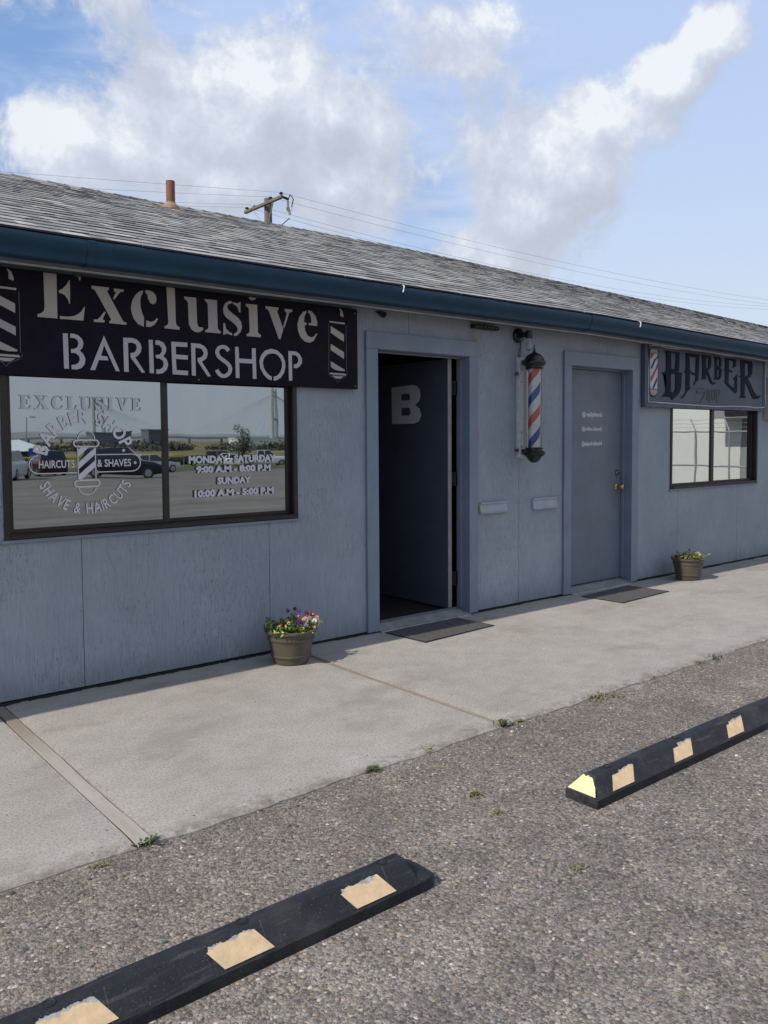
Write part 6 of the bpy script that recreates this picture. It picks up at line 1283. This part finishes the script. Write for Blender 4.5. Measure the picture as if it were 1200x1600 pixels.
# ------------------------------------------------------------------ rubber parking stops
def make_stop():
    s = thing('parking_stop', 'black rubber parking stop with three chipped tan paint patches, nearest the camera', 'parking stop', (0, 0, 0), 'rubber parking stops on the asphalt', local=True)
    L = 1.83
    def prof(d, h=.100):   # half section from front (-y) to back, d = recess of slopes
        return [(-.076, 0), (-.076, .034), (-.073+d*.3, .038), (-.027+d, h-.004), (-.022+d, h), (.022-d, h), (.027-d, h-.004), (.073-d*.3, .038), (.076, .034), (.076, 0)]
    # stations along x (0 = right end of the front stop): long panels alternate slightly recessed
    st = []
    def add(x, d, h=.100, w=1.): st.append((x, [(y*w, z) for y, z in prof(d, h)]))
    PC = [-.265, -.695, -1.125, -1.555]   # patch centres from the x=0 end
    e = []
    e.append((0.018, .0, .012, .34)); e.append((.010, .0, .026, .60)); e.append((-.006, 0, .036, .82)); e.append((-.028, 0, .043, .95)); e.append((-.060, 0, .050, 1.)); e.append((-.078, 0, .054, 1.))
    e.append((-.096, 0, .100, 1.))
    x = -.118
    bounds = []
    for c in PC: bounds += [(c-.080, c+.080)]
    cur = -.118
    for a, b in sorted(bounds, reverse=True):   # from right to left
        e.append((b+.002, .0, .100, 1.)); e.append((b-.0005, .0035, .100, 1.)); e.append((a+.0005, .0035, .100, 1.)); e.append((a-.002, .0, .100, 1.))
    e += [(-L+.060, 0, .100, 1.), (-L+.0005, 0, .038, 1.)]
    m = MB(); rings = []
    for x, d, h, w in e:
        pr = prof(d, h)
        if h < .099:
            k = h/.1
            zlim = [(-.076, 0), (-.076, min(.036, h*.9)), (-.073, min(.04, h*.95)), (-.027-.04*(1-k), h-.001*k), (-.022-.04*(1-k), h), (.022+.04*(1-k), h), (.027+.04*(1-k), h-.001*k), (.073, min(.04, h*.95)), (.076, min(.036, h*.9)), (.076, 0)]
            pr = zlim
        rings.append([(x, y*w, z) for y, z in pr])
    n = 10
    for r in rings: m.v += r
    for i in range(len(rings)-1):
        for k in range(n-1):
            a = i*n+k; m.f.append([a, a+1, a+n+1, a+n]); m.tone.append(.5)
    m.f.append(list(range(n))); m.tone.append(.5); b0 = (len(rings)-1)*n; m.f.append([b0+n-1-k for k in range(n)]); m.tone.append(.5)
    body = m.build('body', M['rubber'], s, bevel=.0022, seg=2)
    # bolt recesses on the crown
    for x in (-.165, -.655, -1.165, -1.66):
        bh = MB(); bh.lathe([(.0150, .1002), (.0165, .1018), (.0140, .1024), (.0120, .1008), (.001, .1005)], x, .004, 0, 18)
        b_ = bh.build('bolt_hole', M['blackmat'], s)
        bo_ = MB(); bo_.lathe([(.007, .1006), (.007, .1014), (.004, .1016)], x+.001, .005, 0, 6); bo_.build('bolt_head', M['nickel'], b_)
    return s, PC
def slope_pt(x, v, off=.0018):   # v 0 at the foot of the front slope, 1 at the crown
    y = -.073 + (.046+.0035)*v + .0005; z = .0385 + .0575*v
    nrm = Vector((0, -.0555, .0405)).normalized() if False else Vector((0, -.77, .63))
    return (x, y + nrm.y*off, z + nrm.z*off)
def patch(s, c, seed, name='paint_patch', w=.150, sk=.05):
    rnd = random.Random(seed)
    def poly(top, jag, off, inset):
        n = 44; bot = []; up = []; rough = rnd.random()*10
        for i in range(n+1):
            u = i/n; x = c - w/2 + inset + (w-2*inset)*u
            t_ = top + jag*(mnoise.noise(Vector((u*4.5, rough, 1))) + .6*mnoise.noise(Vector((u*14, rough, 4))) + .45*mnoise.noise(Vector((u*33, rough, 9))) + .35*mnoise.noise(Vector((u*80, rough, 3))))
            t_ = min(t_, .97); up.append(slope_pt(x - sk*(t_-.5), t_, off)); bot.append(slope_pt(x + sk*.45, .05+inset*2, off))
        b = MB()
        for i in range(n): b.add([bot[i], bot[i+1], up[i+1], up[i]], [(0, 1, 2, 3)])
        b.tone = [.5]*len(b.f)
        return b
    pr = poly(.93, .10, .0012, .0).build('primer', M['primer'], None)
    o = poly(.84, .13, .0024, .0005).build(name, M['stripe'], s)
    pr.parent = o
    return o
stopA, PC = make_stop()
stopB = copy_tree(stopA)
stopA.location = (-1.872, -2.676, -.014); stopB.location = (-1.048, -2.676, -.014); stopB.rotation_euler = (0, 0, 0)
for k, c in enumerate(PC): patch(stopA, c, 3+k)
# the far stop is the same kind turned round: its moulded end is at the far side
stopB.scale = (1, 1, 1)
stopB['label'] = 'black rubber parking stop with a pale yellow painted end, farther back on the right'
stopB.location = (-1.048 + 1.83, -2.676, -.014)
for k, c in enumerate((-1.83+.203, -1.83+.638, -1.83+1.082, -1.83+1.51)): patch(stopB, c, 13+k, w=.142, sk=-.06)
def yellow_end(s):
    x0, x1 = -1.83+.0006, -1.83+.060
    f = lambda u, v: (x0 + (x1-x0)*u - .0015, (-.070*(1-u) - .025*u) + v*2*(.070*(1-u) + .025*u), .040 + u*.060 + .0012)
    rnd = random.Random(2); b = MB(); n = 16; bot = []; top = []
    for i in range(n+1):
        v = .02+.96*i/n; bot.append(f(.04, v))
        top.append(f(min(.95, .86 + .10*mnoise.noise(Vector((v*6, 3, 2))) - (.42*max(0, .22-v)/.22)), .04+.92*i/n))
    for i in range(n): b.add([bot[i], top[i], top[i+1], bot[i+1]], [(0, 1, 2, 3)])
    o = b.build('paint_patch', M['stripe_pale'], s); o['label'] = 'pale yellow paint on the sloping end'
yellow_end(stopB)

# ------------------------------------------------------------------ weeds
def weed(x, y, n, L, h, mt, label, seed, spread=.02):
    rnd = random.Random(seed); m = MB()
    for i in range(n):
        a = rnd.random()*2*PI; r = abs(rnd.gauss(0, spread)); px, py = x + r*math.cos(rnd.random()*6.28), y + r*.6*math.sin(rnd.random()*6.28)
        l = L*rnd.uniform(.5, 1.2); w = l*rnd.uniform(.10, .2); d = Vector((math.cos(a), math.sin(a), 0)); sd = Vector((-d.y, d.x, 0))
        z0 = -.012; hh = h*rnd.uniform(.4, 1.2)
        P = [Vector((px, py, z0)), Vector((px, py, z0)) + d*l*.4 + Vector((0, 0, hh*.75)), Vector((px, py, z0)) + d*l*.8 + Vector((0, 0, hh)), Vector((px, py, z0)) + d*l + Vector((0, 0, hh*.75))]
        vs = [P[0]-sd*w*.3, P[0]+sd*w*.3, P[1]+sd*w, P[1]-sd*w, P[2]+sd*w*.8, P[2]-sd*w*.8, P[3]]
        m.add(vs, [(0, 1, 2, 3), (3, 2, 4, 5), (5, 4, 6)])
    o = m.build('weed', mt); tag(o, label, 'weed', 'weeds along the pavement edge')
weed(-2.462, -1.912, 44, .026, .018, M['weed'], 'green weed tuft at the end of the wide grey joint strip', 1, .028)
weed(-2.655, -1.945, 30, .018, .008, M['weed_dry'], 'tiny yellow-green weed at the pavement edge left of the wide joint', 2, .028)
weed(-1.471, -1.915, 44, .026, .018, M['weed'], 'broad-leaved green weed at the pavement edge midway between the two joints', 3, .02)
weed(-1.145, -1.895, 26, .030, .012, M['weed_dry'], 'sparse dry weed at the pavement edge left of the narrow joint', 4, .03)
weed(-.645, -1.900, 50, .026, .028, M['weed'], 'small upright green weed at the end of the narrow brown joint strip', 5, .016)
weed(-.535, -1.905, 30, .020, .010, M['weed_dry'], 'tiny yellow weed just right of the narrow joint end', 6, .02)
weed(.080, -1.925, 120, .024, .014, M['weed_dry'], 'wide patch of yellow-green weed at the pavement edge, largest of the weeds', 7, .085)
weed(-1.309, -2.358, 34, .024, .014, M['weed_dry'], 'flat yellowing weed growing in the open asphalt left of the far parking stop', 8, .024)
weed(1.120, -1.920, 36, .022, .018, M['weed_dry'], 'bright weed at the pavement edge above the far parking stop', 9, .045)
weed(1.300, -1.918, 30, .030, .016, M['weed'], 'dark green weed at the pavement edge, farthest right', 10, .04)
weed(-1.35, -2.53, 16, .020, .008, M['weed_dry'], 'faint dry sprig in the asphalt, nearest the yellow stop end', 11, .02)
weed(.62, -1.905, 24, .02, .01, M['weed'], 'small weed at the pavement edge between two yellow ones', 12, .02)
weed(-1.455, -2.972, 30, .016, .006, M['weed_dry'], 'pair of tiny yellow sprigs in the open asphalt between the stops', 13, .016)

# ------------------------------------------------------------------ utility pole and wires behind the roof
def make_utility():
    s = thing('utility_pole', 'weathered wooden utility pole with crossarm and cutout showing above the roof ridge', 'utility pole', (6.60, 11.9, 0))
    m = MB(); m.lathe([(.14, -.3), (.12, 3), (.088, 6.97)], 6.60, 12.02, 0, 18); m.build('pole', M['pole'], s, smooth=True)
    a = MB()
    y0, y1 = 11.16, 12.80; z = 6.80
    a.hexa([(6.41, y0, z-.034), (6.48, y0, z-.034), (6.48, y1, z-.034), (6.41, y1, z-.034), (6.41, y0, z+.034), (6.48, y0, z+.034), (6.48, y1, z+.034), (6.41, y1, z+.034)])
    arm = a.build('crossarm', M['pole'], s, bevel=.008)
    for i, (y, mt) in enumerate(((11.22, 'ceramic'), (11.66, 'ceramic'), (12.42, 'ceramic_w'), (12.72, 'ceramic'))):
        q = MB(); q.lathe([(.015, .053), (.015, .060), (.040, .062), (.046, .078), (.034, .086), (.038, .096), (.026, .106), (.005, .110)], 6.45, y, z, 14); q.build('insulator', M[mt], arm, smooth=True)
    b = MB()
    for yy in (11.55, 12.4): b.tube([(6.44, yy, z-.05), (6.56, 12.0, z-.52)], .016, 6)
    b.build('brace', M['galv'], s)
    t_ = MB(); t_.tube([(6.68, 11.30, 6.64), (6.74, 11.34, 6.48)], .045, 12); t_.tube([(6.66, 11.26, 6.62), (6.60, 11.18, 6.76)], .022, 8); t_.tube([(6.74, 11.36, 6.50), (6.83, 11.40, 6.66)], .022, 8)
    c = t_.build('cutout', M['ceramic_w'], s, smooth=True)
    u = MB(); u.tube([(6.62, 11.2, 6.78), (6.74, 11.3, 6.92), (6.86, 11.35, 6.86), (6.84, 11.4, 6.68)], .012, 6); u.tube([(6.76, 11.36, 6.42), (6.72, 11.7, 6.30), (6.66, 11.92, 6.32)], .010, 6); u.tube([(6.50, 11.2, 6.80), (6.62, 11.18, 6.77)], .03, 8)
    u.build('jumper_wire', M['blackmat'], c)
make_utility()
def wire(a, b, sag, label):
    m = MB(); A, B = Vector(a), Vector(b); n = 44; pts = []
    for i in range(n+1):
        t_ = i/n; p = A.lerp(B, t_); p.z -= 4*sag*t_*(1-t_); pts.append(p)
    m.tube(pts, .0032, 5)
    tag(m.build('power_line', M['wire']), label, 'power line', 'power lines on the utility pole')
# to the left they run away behind the roof, to the right along the building
Z0 = 6.90
for y, zl, sl, zr, sr, la in ((11.22, 6.52, .15, 8.0, .70, 'topmost'), (11.66, 6.5, .35, 8.0, .75, 'second'), (12.42, 6.5, .45, 8.7, 1.12, 'third'), (12.72, 6.45, .45, 8.6, 1.14, 'lowest')):
    wire((6.45, y, Z0), (-23.0, y+9.73, zl), sl, la + ' power line running left from the pole, behind the rusty vent pipe')
    wire((6.45, y, Z0), (46.5, y, zr), sr, la + ' power line running right from the pole above the roof ridge')
# ------------------------------------------------------------------ what the windows reflect (all of it really stands across the lot)
def gz(y): return slope(y)-.02
def make_car(name, label, x, y, heading, paint, kind='suv'):
    """side profile lofted over the width; glass, wheels and lamps are parts"""
    s = thing(name, label, 'car', (0, 0, 0), 'cars parked across the lot', local=True)
    if kind == 'suv': L, W, H, hood, belt, a0, a1, b1, b0 = 4.75, 1.9, 1.76, 1.08, 1.10, 1.25, 1.95, 4.30, 4.66
    elif kind == 'pickup': L, W, H, hood, belt, a0, a1, b1, b0 = 5.6, 1.98, 1.86, 1.14, 1.16, 1.5, 2.15, 3.55, 3.75
    else: L, W, H, hood, belt, a0, a1, b1, b0 = 4.7, 1.82, 1.45, .92, .95, 1.25, 2.05, 3.55, 4.25
    st = [(0, .42, .70, .80), (.06, .30, .80, .92), (.5, .24, hood-.10, .98), (a0, .22, hood, 1.), (L*.5, .22, belt, 1.), (b0-.02, .22, belt-.01, 1.), (L-.06, .28, belt-.06, .96), (L, .42, belt-.25, .86)]
    m = MB(); n = 8
    for px, zb, zt, w in st:
        h = W/2*w
        m.v += [(px, -h*.94, zb), (px, -h, zb+.15), (px, -h, zt-.16), (px, -h*.92, zt), (px, h*.92, zt), (px, h, zt-.16), (px, h, zb+.15), (px, h*.94, zb)]
    for i in range(len(st)-1):
        for k in range(n):
            a = i*n+k; b = i*n+(k+1) % n; m.f.append([a, b, b+n, a+n]); m.tone.append(.5)
    m.f.append(list(range(n))[::-1]); m.f.append([(len(st)-1)*n+k for k in range(n)]); m.tone += [.5, .5]
    # cabin
    hb, ht = W/2*.93, W/2*.76
    zb = belt-.03
    cab = [(a0, -hb, zb), (b0, -hb, zb), (b0, hb, zb), (a0, hb, zb), (a1, -ht, H), (b1, -ht, H), (b1, ht, H), (a1, ht, H)]
    m.hexa(cab)
    body = m.build('body', M[paint], s, bevel=.045, seg=2, smooth=True)
    def lerp(p, q, t_): return tuple(p[i]+(q[i]-p[i])*t_ for i in range(3))
    def pane(nm, A, B, C_, D, inset=.1, out=.012):
        ce = tuple(sum(q[i] for q in (A, B, C_, D))/4 for i in range(3))
        q = [lerp(p, ce, inset) for p in (A, B, C_, D)]
        nr = (Vector(q[1])-Vector(q[0])).cross(Vector(q[3])-Vector(q[0])).normalized()
        if nr.dot(Vector(ce)-Vector((L*.55, 0, 1.2))) < 0: nr = -nr
        f = [tuple(Vector(p)+nr*out) for p in q]; g = [tuple(Vector(p)-nr*.01) for p in q]
        b = MB(); b.hexa(g+f); b.build(nm, M['car_glass'], body)
    pane('windshield', cab[0], cab[3], cab[7], cab[4]); pane('rear_window', cab[1], cab[2], cab[6], cab[5])
    mid0, mid1 = lerp(cab[0], cab[1], .52), lerp(cab[4], cab[5], .47); mid2, mid3 = lerp(cab[3], cab[2], .52), lerp(cab[7], cab[6], .47)
    pane('side_window', cab[0], mid0, mid1, cab[4]); pane('side_window', mid0, cab[1], cab[5], mid1)
    pane('side_window', cab[3], mid2, mid3, cab[7]); pane('side_window', mid2, cab[2], cab[6], mid3)
    R_ = .35 if kind != 'sedan' else .32
    for wx in (.85, L-.95):
        for sy in (-1, 1):
            w = MB(); vs = []; prof = [(.19, -.10), (R_-.02, -.10), (R_, -.07), (R_, .07), (R_-.02, .10), (.19, .10)]
            w.lathe(prof, 0, 0, 0, 24); w.v = [(wx+v[0], sy*(W/2-.09)+v[2], R_+v[1]) for v in w.v]
            wo = w.build('wheel', M['tyre'], s, smooth=True)
            r = MB(); r.lathe([(.001, .02), (.10, .04), (.20, .095), (.215, .104)], 0, 0, 0, 20); r.v = [(wx+v[0], sy*(W/2-.09+v[2]), R_+v[1]) for v in r.v]
            r.build('rim', M['rim'], wo)
    for sy in (-1, 1):
        h = MB(); h.box(-.02, .16, sy*W*.30-.17, sy*W*.30+.17, .66, .80); h.build('headlight', M['lamp_white'], s, bevel=.02)
        h = MB(); h.box(L-.10, L+.012, sy*W*.40-.09, sy*W*.40+.09, belt-.42, belt-.02 if kind != 'sedan' else belt-.2); h.build('taillight', M['lamp_red'], s, bevel=.02)
    if kind == 'pickup':
        b = MB(); b.box(3.9, L-.1, -W*.42, W*.42, belt-.015, belt+.004); b.build('cargo_bed', M['blackmat'], s)
    c, q = math.cos(heading), math.sin(heading)
    s.location = (x - c*L/2, y - q*L/2, gz(y)); s.rotation_euler = (0, 0, heading)
    return s
def make_across():
    make_car('parked_car', 'white SUV reflected at the left edge of the left window, seen from behind', 9.9, -47.0, R(118), 'car_white', 'suv')
    make_car('parked_car', 'black SUV reflected in the left window behind the word shaves', 15.3, -42.9, R(205), 'car_black', 'suv')
    make_car('parked_car', 'dark red SUV reflected at far left beyond the white one', 14.8, -55.5, R(95), 'car_red', 'suv')
    make_car('parked_car', 'silver sedan reflected behind the black SUV', 23.5, -58.0, R(170), 'car_silver', 'sedan')
    make_car('parked_car', 'black sedan reflected beside the opening hours, leftmost of its row', 43.0, -93.0, R(200), 'car_black', 'sedan')
    make_car('parked_car', 'dark grey SUV reflected beside the opening hours, next to the black sedan', 47.0, -89.5, R(210), 'car_grey', 'suv')
    make_car('parked_car', 'small silver sedan reflected under the word Monday', 45.5, -84.0, R(230), 'car_silver', 'sedan')
    make_car('parked_car', 'white pickup truck reflected under the word Saturday', 50.0, -84.5, R(200), 'car_white', 'pickup')
    # shed with a white roof
    s = thing('storage_shed', 'long low shed with a white roof reflected at the left of the left window', 'shed', (10, -74, gz(-74)))
    zb = gz(-72)
    b = MB(); b.box(-4, 19.3, -80, -72, zb-.3, .55); b.build('wall', M['shed_wall'], s)
    r = MB(); r.hexa([(-5, -81, .55), (20.0, -81, .55), (20.0, -71.3, .55), (-5, -71.3, .55), (-5, -77, 1.62), (18.4, -77, 1.62), (18.4, -75, 1.62), (-5, -75, 1.62)]); r.build('roof', M['shed_roof'], s)
    # ball-field fence with yellow top rail
    f = thing('field_fence', 'low wire field fence with a yellow top rail reflected behind the cars', 'fence', (22, -64, gz(-64)))
    A, B = Vector((13.0, -61.5, gz(-61.5))), Vector((34.0, -68.5, gz(-68.5)))
    rl = MB(); rl.tube([A+Vector((0, 0, 1.25)), B+Vector((0, 0, 1.25))], .085, 8); rl.build('top_rail', M['yellow_rail'], f)
    for i in range(8):
        p = A.lerp(B, i/7); q = MB(); q.tube([p-Vector((0, 0, .1)), p+Vector((0, 0, 1.2))], .035, 6); q.build('post', M['galv'], f)
    sgn = thing('parking_sign', 'small blue accessible-parking sign reflected at the left of the left window', 'sign', (12.4, -50.5, gz(-50.5)))
    q = MB(); q.tube([(12.4, -50.5, gz(-50)-.1), (12.4, -50.5, 1.0)], .03, 6); q.build('post', M['galv'], sgn)
    q = MB(); q.box(12.25, 12.62, -50.46, -50.43, .50, .95); q.build('panel', M['blue_sign'], sgn)
    # lamp post
    lp = thing('lamp_post', 'tall thin lamp post reflected at the left of the left window', 'lamp post', (23.3, -90, gz(-90)))
    q = MB(); q.tube([(23.3, -90, -2.2), (23.3, -90, 4.05)], [.10, .06], 8); q.build('pole', M['galv'], lp)
    q = MB(); q.tube([(23.3, -90, 4.0), (23.8, -89.7, 4.15)], .05, 6); q.box(23.6, 24.2, -89.95, -89.45, 4.08, 4.2); q.build('lamp_head', M['galv'], lp)
    # ring of trees, far wood, far buildings, hills, bridge
    rnd = random.Random(31)
    def clump(m, c, rx, ry, rz, n, s_):
        for _ in range(n):
            while True:
                v = Vector((rnd.uniform(-1, 1), rnd.uniform(-1, 1), rnd.uniform(-1, 1)))
                if v.length < 1 and (v.length > .35 or rnd.random() < .3): break
            p = Vector((c[0]+v.x*rx, c[1]+v.y*ry, c[2]+v.z*rz))
            u = Vector((rnd.uniform(-1, 1), rnd.uniform(-1, 1), rnd.uniform(-1, 1))).normalized(); w = u.orthogonal().normalized()
            a = s_*rnd.uniform(.6, 1.3)
            m.add([p-u*a, p+w*a*.6, p+u*a, p-w*a*.6], [(0, 1, 2, 3)])
    t_ = thing('young_tree', 'loose grey-green tree reflected above the opening hours', 'tree', (58, -104, -2.1))
    q = MB(); q.tube([(58, -104, -2.3), (58.1, -104, .2), (58.0, -104.1, 2.6)], [.18, .13, .05], 8)
    for i in range(7):
        a = i*.9; q.tube([(58.05, -104, -.6+i*.35), (58.05+1.1*math.cos(a), -104+1.1*math.sin(a), .3+i*.45)], [.06, .02], 5)
    q.build('trunk', M['pole'], t_)
    cm = MB()
    for i in range(16):
        a = rnd.random()*6.28; r = rnd.uniform(.2, 1.7); clump(cm, (58+r*math.cos(a), -104+r*math.sin(a), rnd.uniform(-.3, 3.2)), .8, .8, .7, 70, .16)
    cm.build('crown', M['tree_leaf'], t_)
    fw = MB()
    for i in range(140):
        u = rnd.uniform(-.1, 1.); x = 40 + 360*u + rnd.uniform(-20, 20); y = -310 + 130*u + rnd.uniform(-25, 25); h = rnd.uniform(.8, 3.6)
        clump(fw, (x, y, -2+h*.45), rnd.uniform(4, 11), rnd.uniform(4, 11), h*.6, 110, .6)
    tag(fw.build('far_trees', M['wood_leaf']), 'dark band of far trees and scrub reflected along the horizon', 'trees', kind='stuff')
    for i, (x, y, w, d, h, mt, la) in enumerate(((178, -470, 22, 12, 7, 'dark_bldg', 'large dark block on the horizon reflected at the right of the left pane'), (214, -490, 12, 12, 8.5, 'dark_bldg', 'dark square block on the horizon reflected beside the centre bar'), (205, -330, 46, 10, 2.6, 'shed_roof', 'long white low building reflected at the horizon above the hours'), (285, -300, 14, 8, 4.5, 'shed_roof', 'small pale building reflected right of the young tree'))):
        o = thing('far_building', la, 'building', (x, y, -2.2)); b = MB(); b.box(x-w/2, x+w/2, y-d/2, y+d/2, -3, h*.86); b.build('wall', M[mt], o)
        b = MB(); b.box(x-w/2-.4, x+w/2+.4, y-d/2-.4, y+d/2+.4, h*.86, h); b.build('roof', M['dark_bldg'] if i < 2 else M['shed_roof'], o)
    hl = MB(); n = 90
    for j in range(4):
        for i in range(n+1):
            a = R(100 + 130*i/n); d = 2900+j*400
            hgt = (0, .7, 1., .2)[j]*(46 + 50*(.5+.5*mnoise.noise(Vector((i*.06, 2, 0)))) + 14*mnoise.noise(Vector((i*.3, 5, 0))))*(.35+.65*max(0, min(1, (i-28)/30)))
            hl.v.append((d*math.sin(a), d*math.cos(a), hgt-6))
    for j in range(3):
        for i in range(n):
            a = j*(n+1)+i; hl.f.append([a, a+1, a+n+2, a+n+1]); hl.tone.append(.5)
    tag(hl.build('hills', M['hill'], smooth=True), kind='structure')
    br = thing('cable_bridge', 'distant pale cable-stayed bridge with slender towers reflected in the left window', 'bridge', (410, -826, 0))
    e = Vector((245, 200, 0)).normalized(); nrm = Vector((-e.y, e.x, 0)); o0 = Vector((403, -828, 0))
    def P(t_, s_, z): q = o0 + e*t_ + nrm*s_; return Vector((q.x, q.y, z))
    d = MB(); a, b = P(-420, 0, 0), P(420, 0, 0)
    d.hexa([tuple(P(-420, -8, 3.0)), tuple(P(420, -8, 3.0)), tuple(P(420, 8, 3.0)), tuple(P(-420, 8, 3.0)), tuple(P(-420, -8, 5.2)), tuple(P(420, -8, 5.2)), tuple(P(420, 8, 5.2)), tuple(P(-420, 8, 5.2))])
    dk = d.build('deck', M['deck'], br)
    p = MB()
    for k in range(-12, 13): p.tube([P(k*35, 0, -8), P(k*35, 0, 3)], 1.2, 6)
    p.build('pier', M['bridge'], br)
    for tt, hz in ((93, 58), (-98, 50)):
        t = MB()
        for s_ in (-14, 14): t.tube([P(tt, s_*1.1, -8), P(tt, s_, hz)], [2.6, 2.0], 8)
        for z in (hz-3.5, hz*.45): t.tube([P(tt, -14, z), P(tt, 14, z)], 1.1, 6)
        to = t.build('tower', M['bridge'], br)
        c = MB()
        for s_ in (-13, 13):
            for k in range(1, 13):
                for sg in (-1, 1): c.tube([P(tt, s_, hz-2-.5*k), P(tt+sg*k*8.5, s_*.62, 5)], .10, 3)
        c.build('stay_cables', M['bridge'], to)
    # block building and chain-link fence seen in the right window
    wb = thing('block_building', 'white block building with a shaded grey end wall reflected in the right window', 'building', (24, -14, -.2))
    b = MB(); b.box(18.8, 30, -11.6, -6.86, -.5, 6.0); b.build('wall', M['bldg_white'], wb)
    b = MB(); b.box(18.815, 30, -6.855, -6.5, -.5, 6.0); b.build('end_wall', M['bldg_shade_grey'], wb)
    b = MB(); b.box(17.9, 26, -7.35, -4.9, 1.93, 3.2); b.build('canopy', M['bldg_shade_grey'], wb)
    b = MB(); b.box(17.87, 17.899, -6.85, -5.1, 1.98, 2.9); b.build('canopy_inner_shade', M['blackmat'], wb)  # black sheet painting the shade inside the canopy
    cf = thing('chain_link_fence', 'grey chain-link fence with barbed wire reflected in the right window', 'fence', (15.5, -6, 0))
    X = 15.5; ya, yb = -16.5, -4.6; zt, zm = 1.545, .70
    for z, r in ((zt, .021), (zm, .021)):
        q = MB(); q.tube([(X, ya, z), (X, yb, z)], r, 8); q.build('rail', M['galv'], cf)
    for y in (-5.45, -6.38, -8.9, -11.4, -13.9, -16.4):
        q = MB(); q.tube([(X, y, -.3), (X, y, zt+.03)], .026, 8); q.tube([(X, y, zt+.02), (X+.02, y-.16, zt+.33)], .018, 6); q.build('post', M['galv'], cf)
    q = MB(); st_ = .075
    k = ya
    while k < yb:   # diamonds: two families of slanting wires
        for sg in (1, -1):
            y0 = k if sg > 0 else k+1.55; pts = [(X+sg*.004, min(max(y0, ya), yb), .0), (X+sg*.004, min(max(y0+sg*1.5, ya), yb), 1.5)]
            if sg > 0 and k+1.5 > yb: pts[1] = (X+.004, yb, (yb-k))
            q.tube(pts, .0019, 3)
        k += st_
    q.build('wire_mesh', M['galv'], cf)
    q = MB()
    for i, z in enumerate((.10, .2, .3)): q.tube([(X+.005, ya, zt+z), (X+.005, yb, zt+z)], .004, 4)
    q.build('barbed_wire', M['galv'], cf)
make_across()
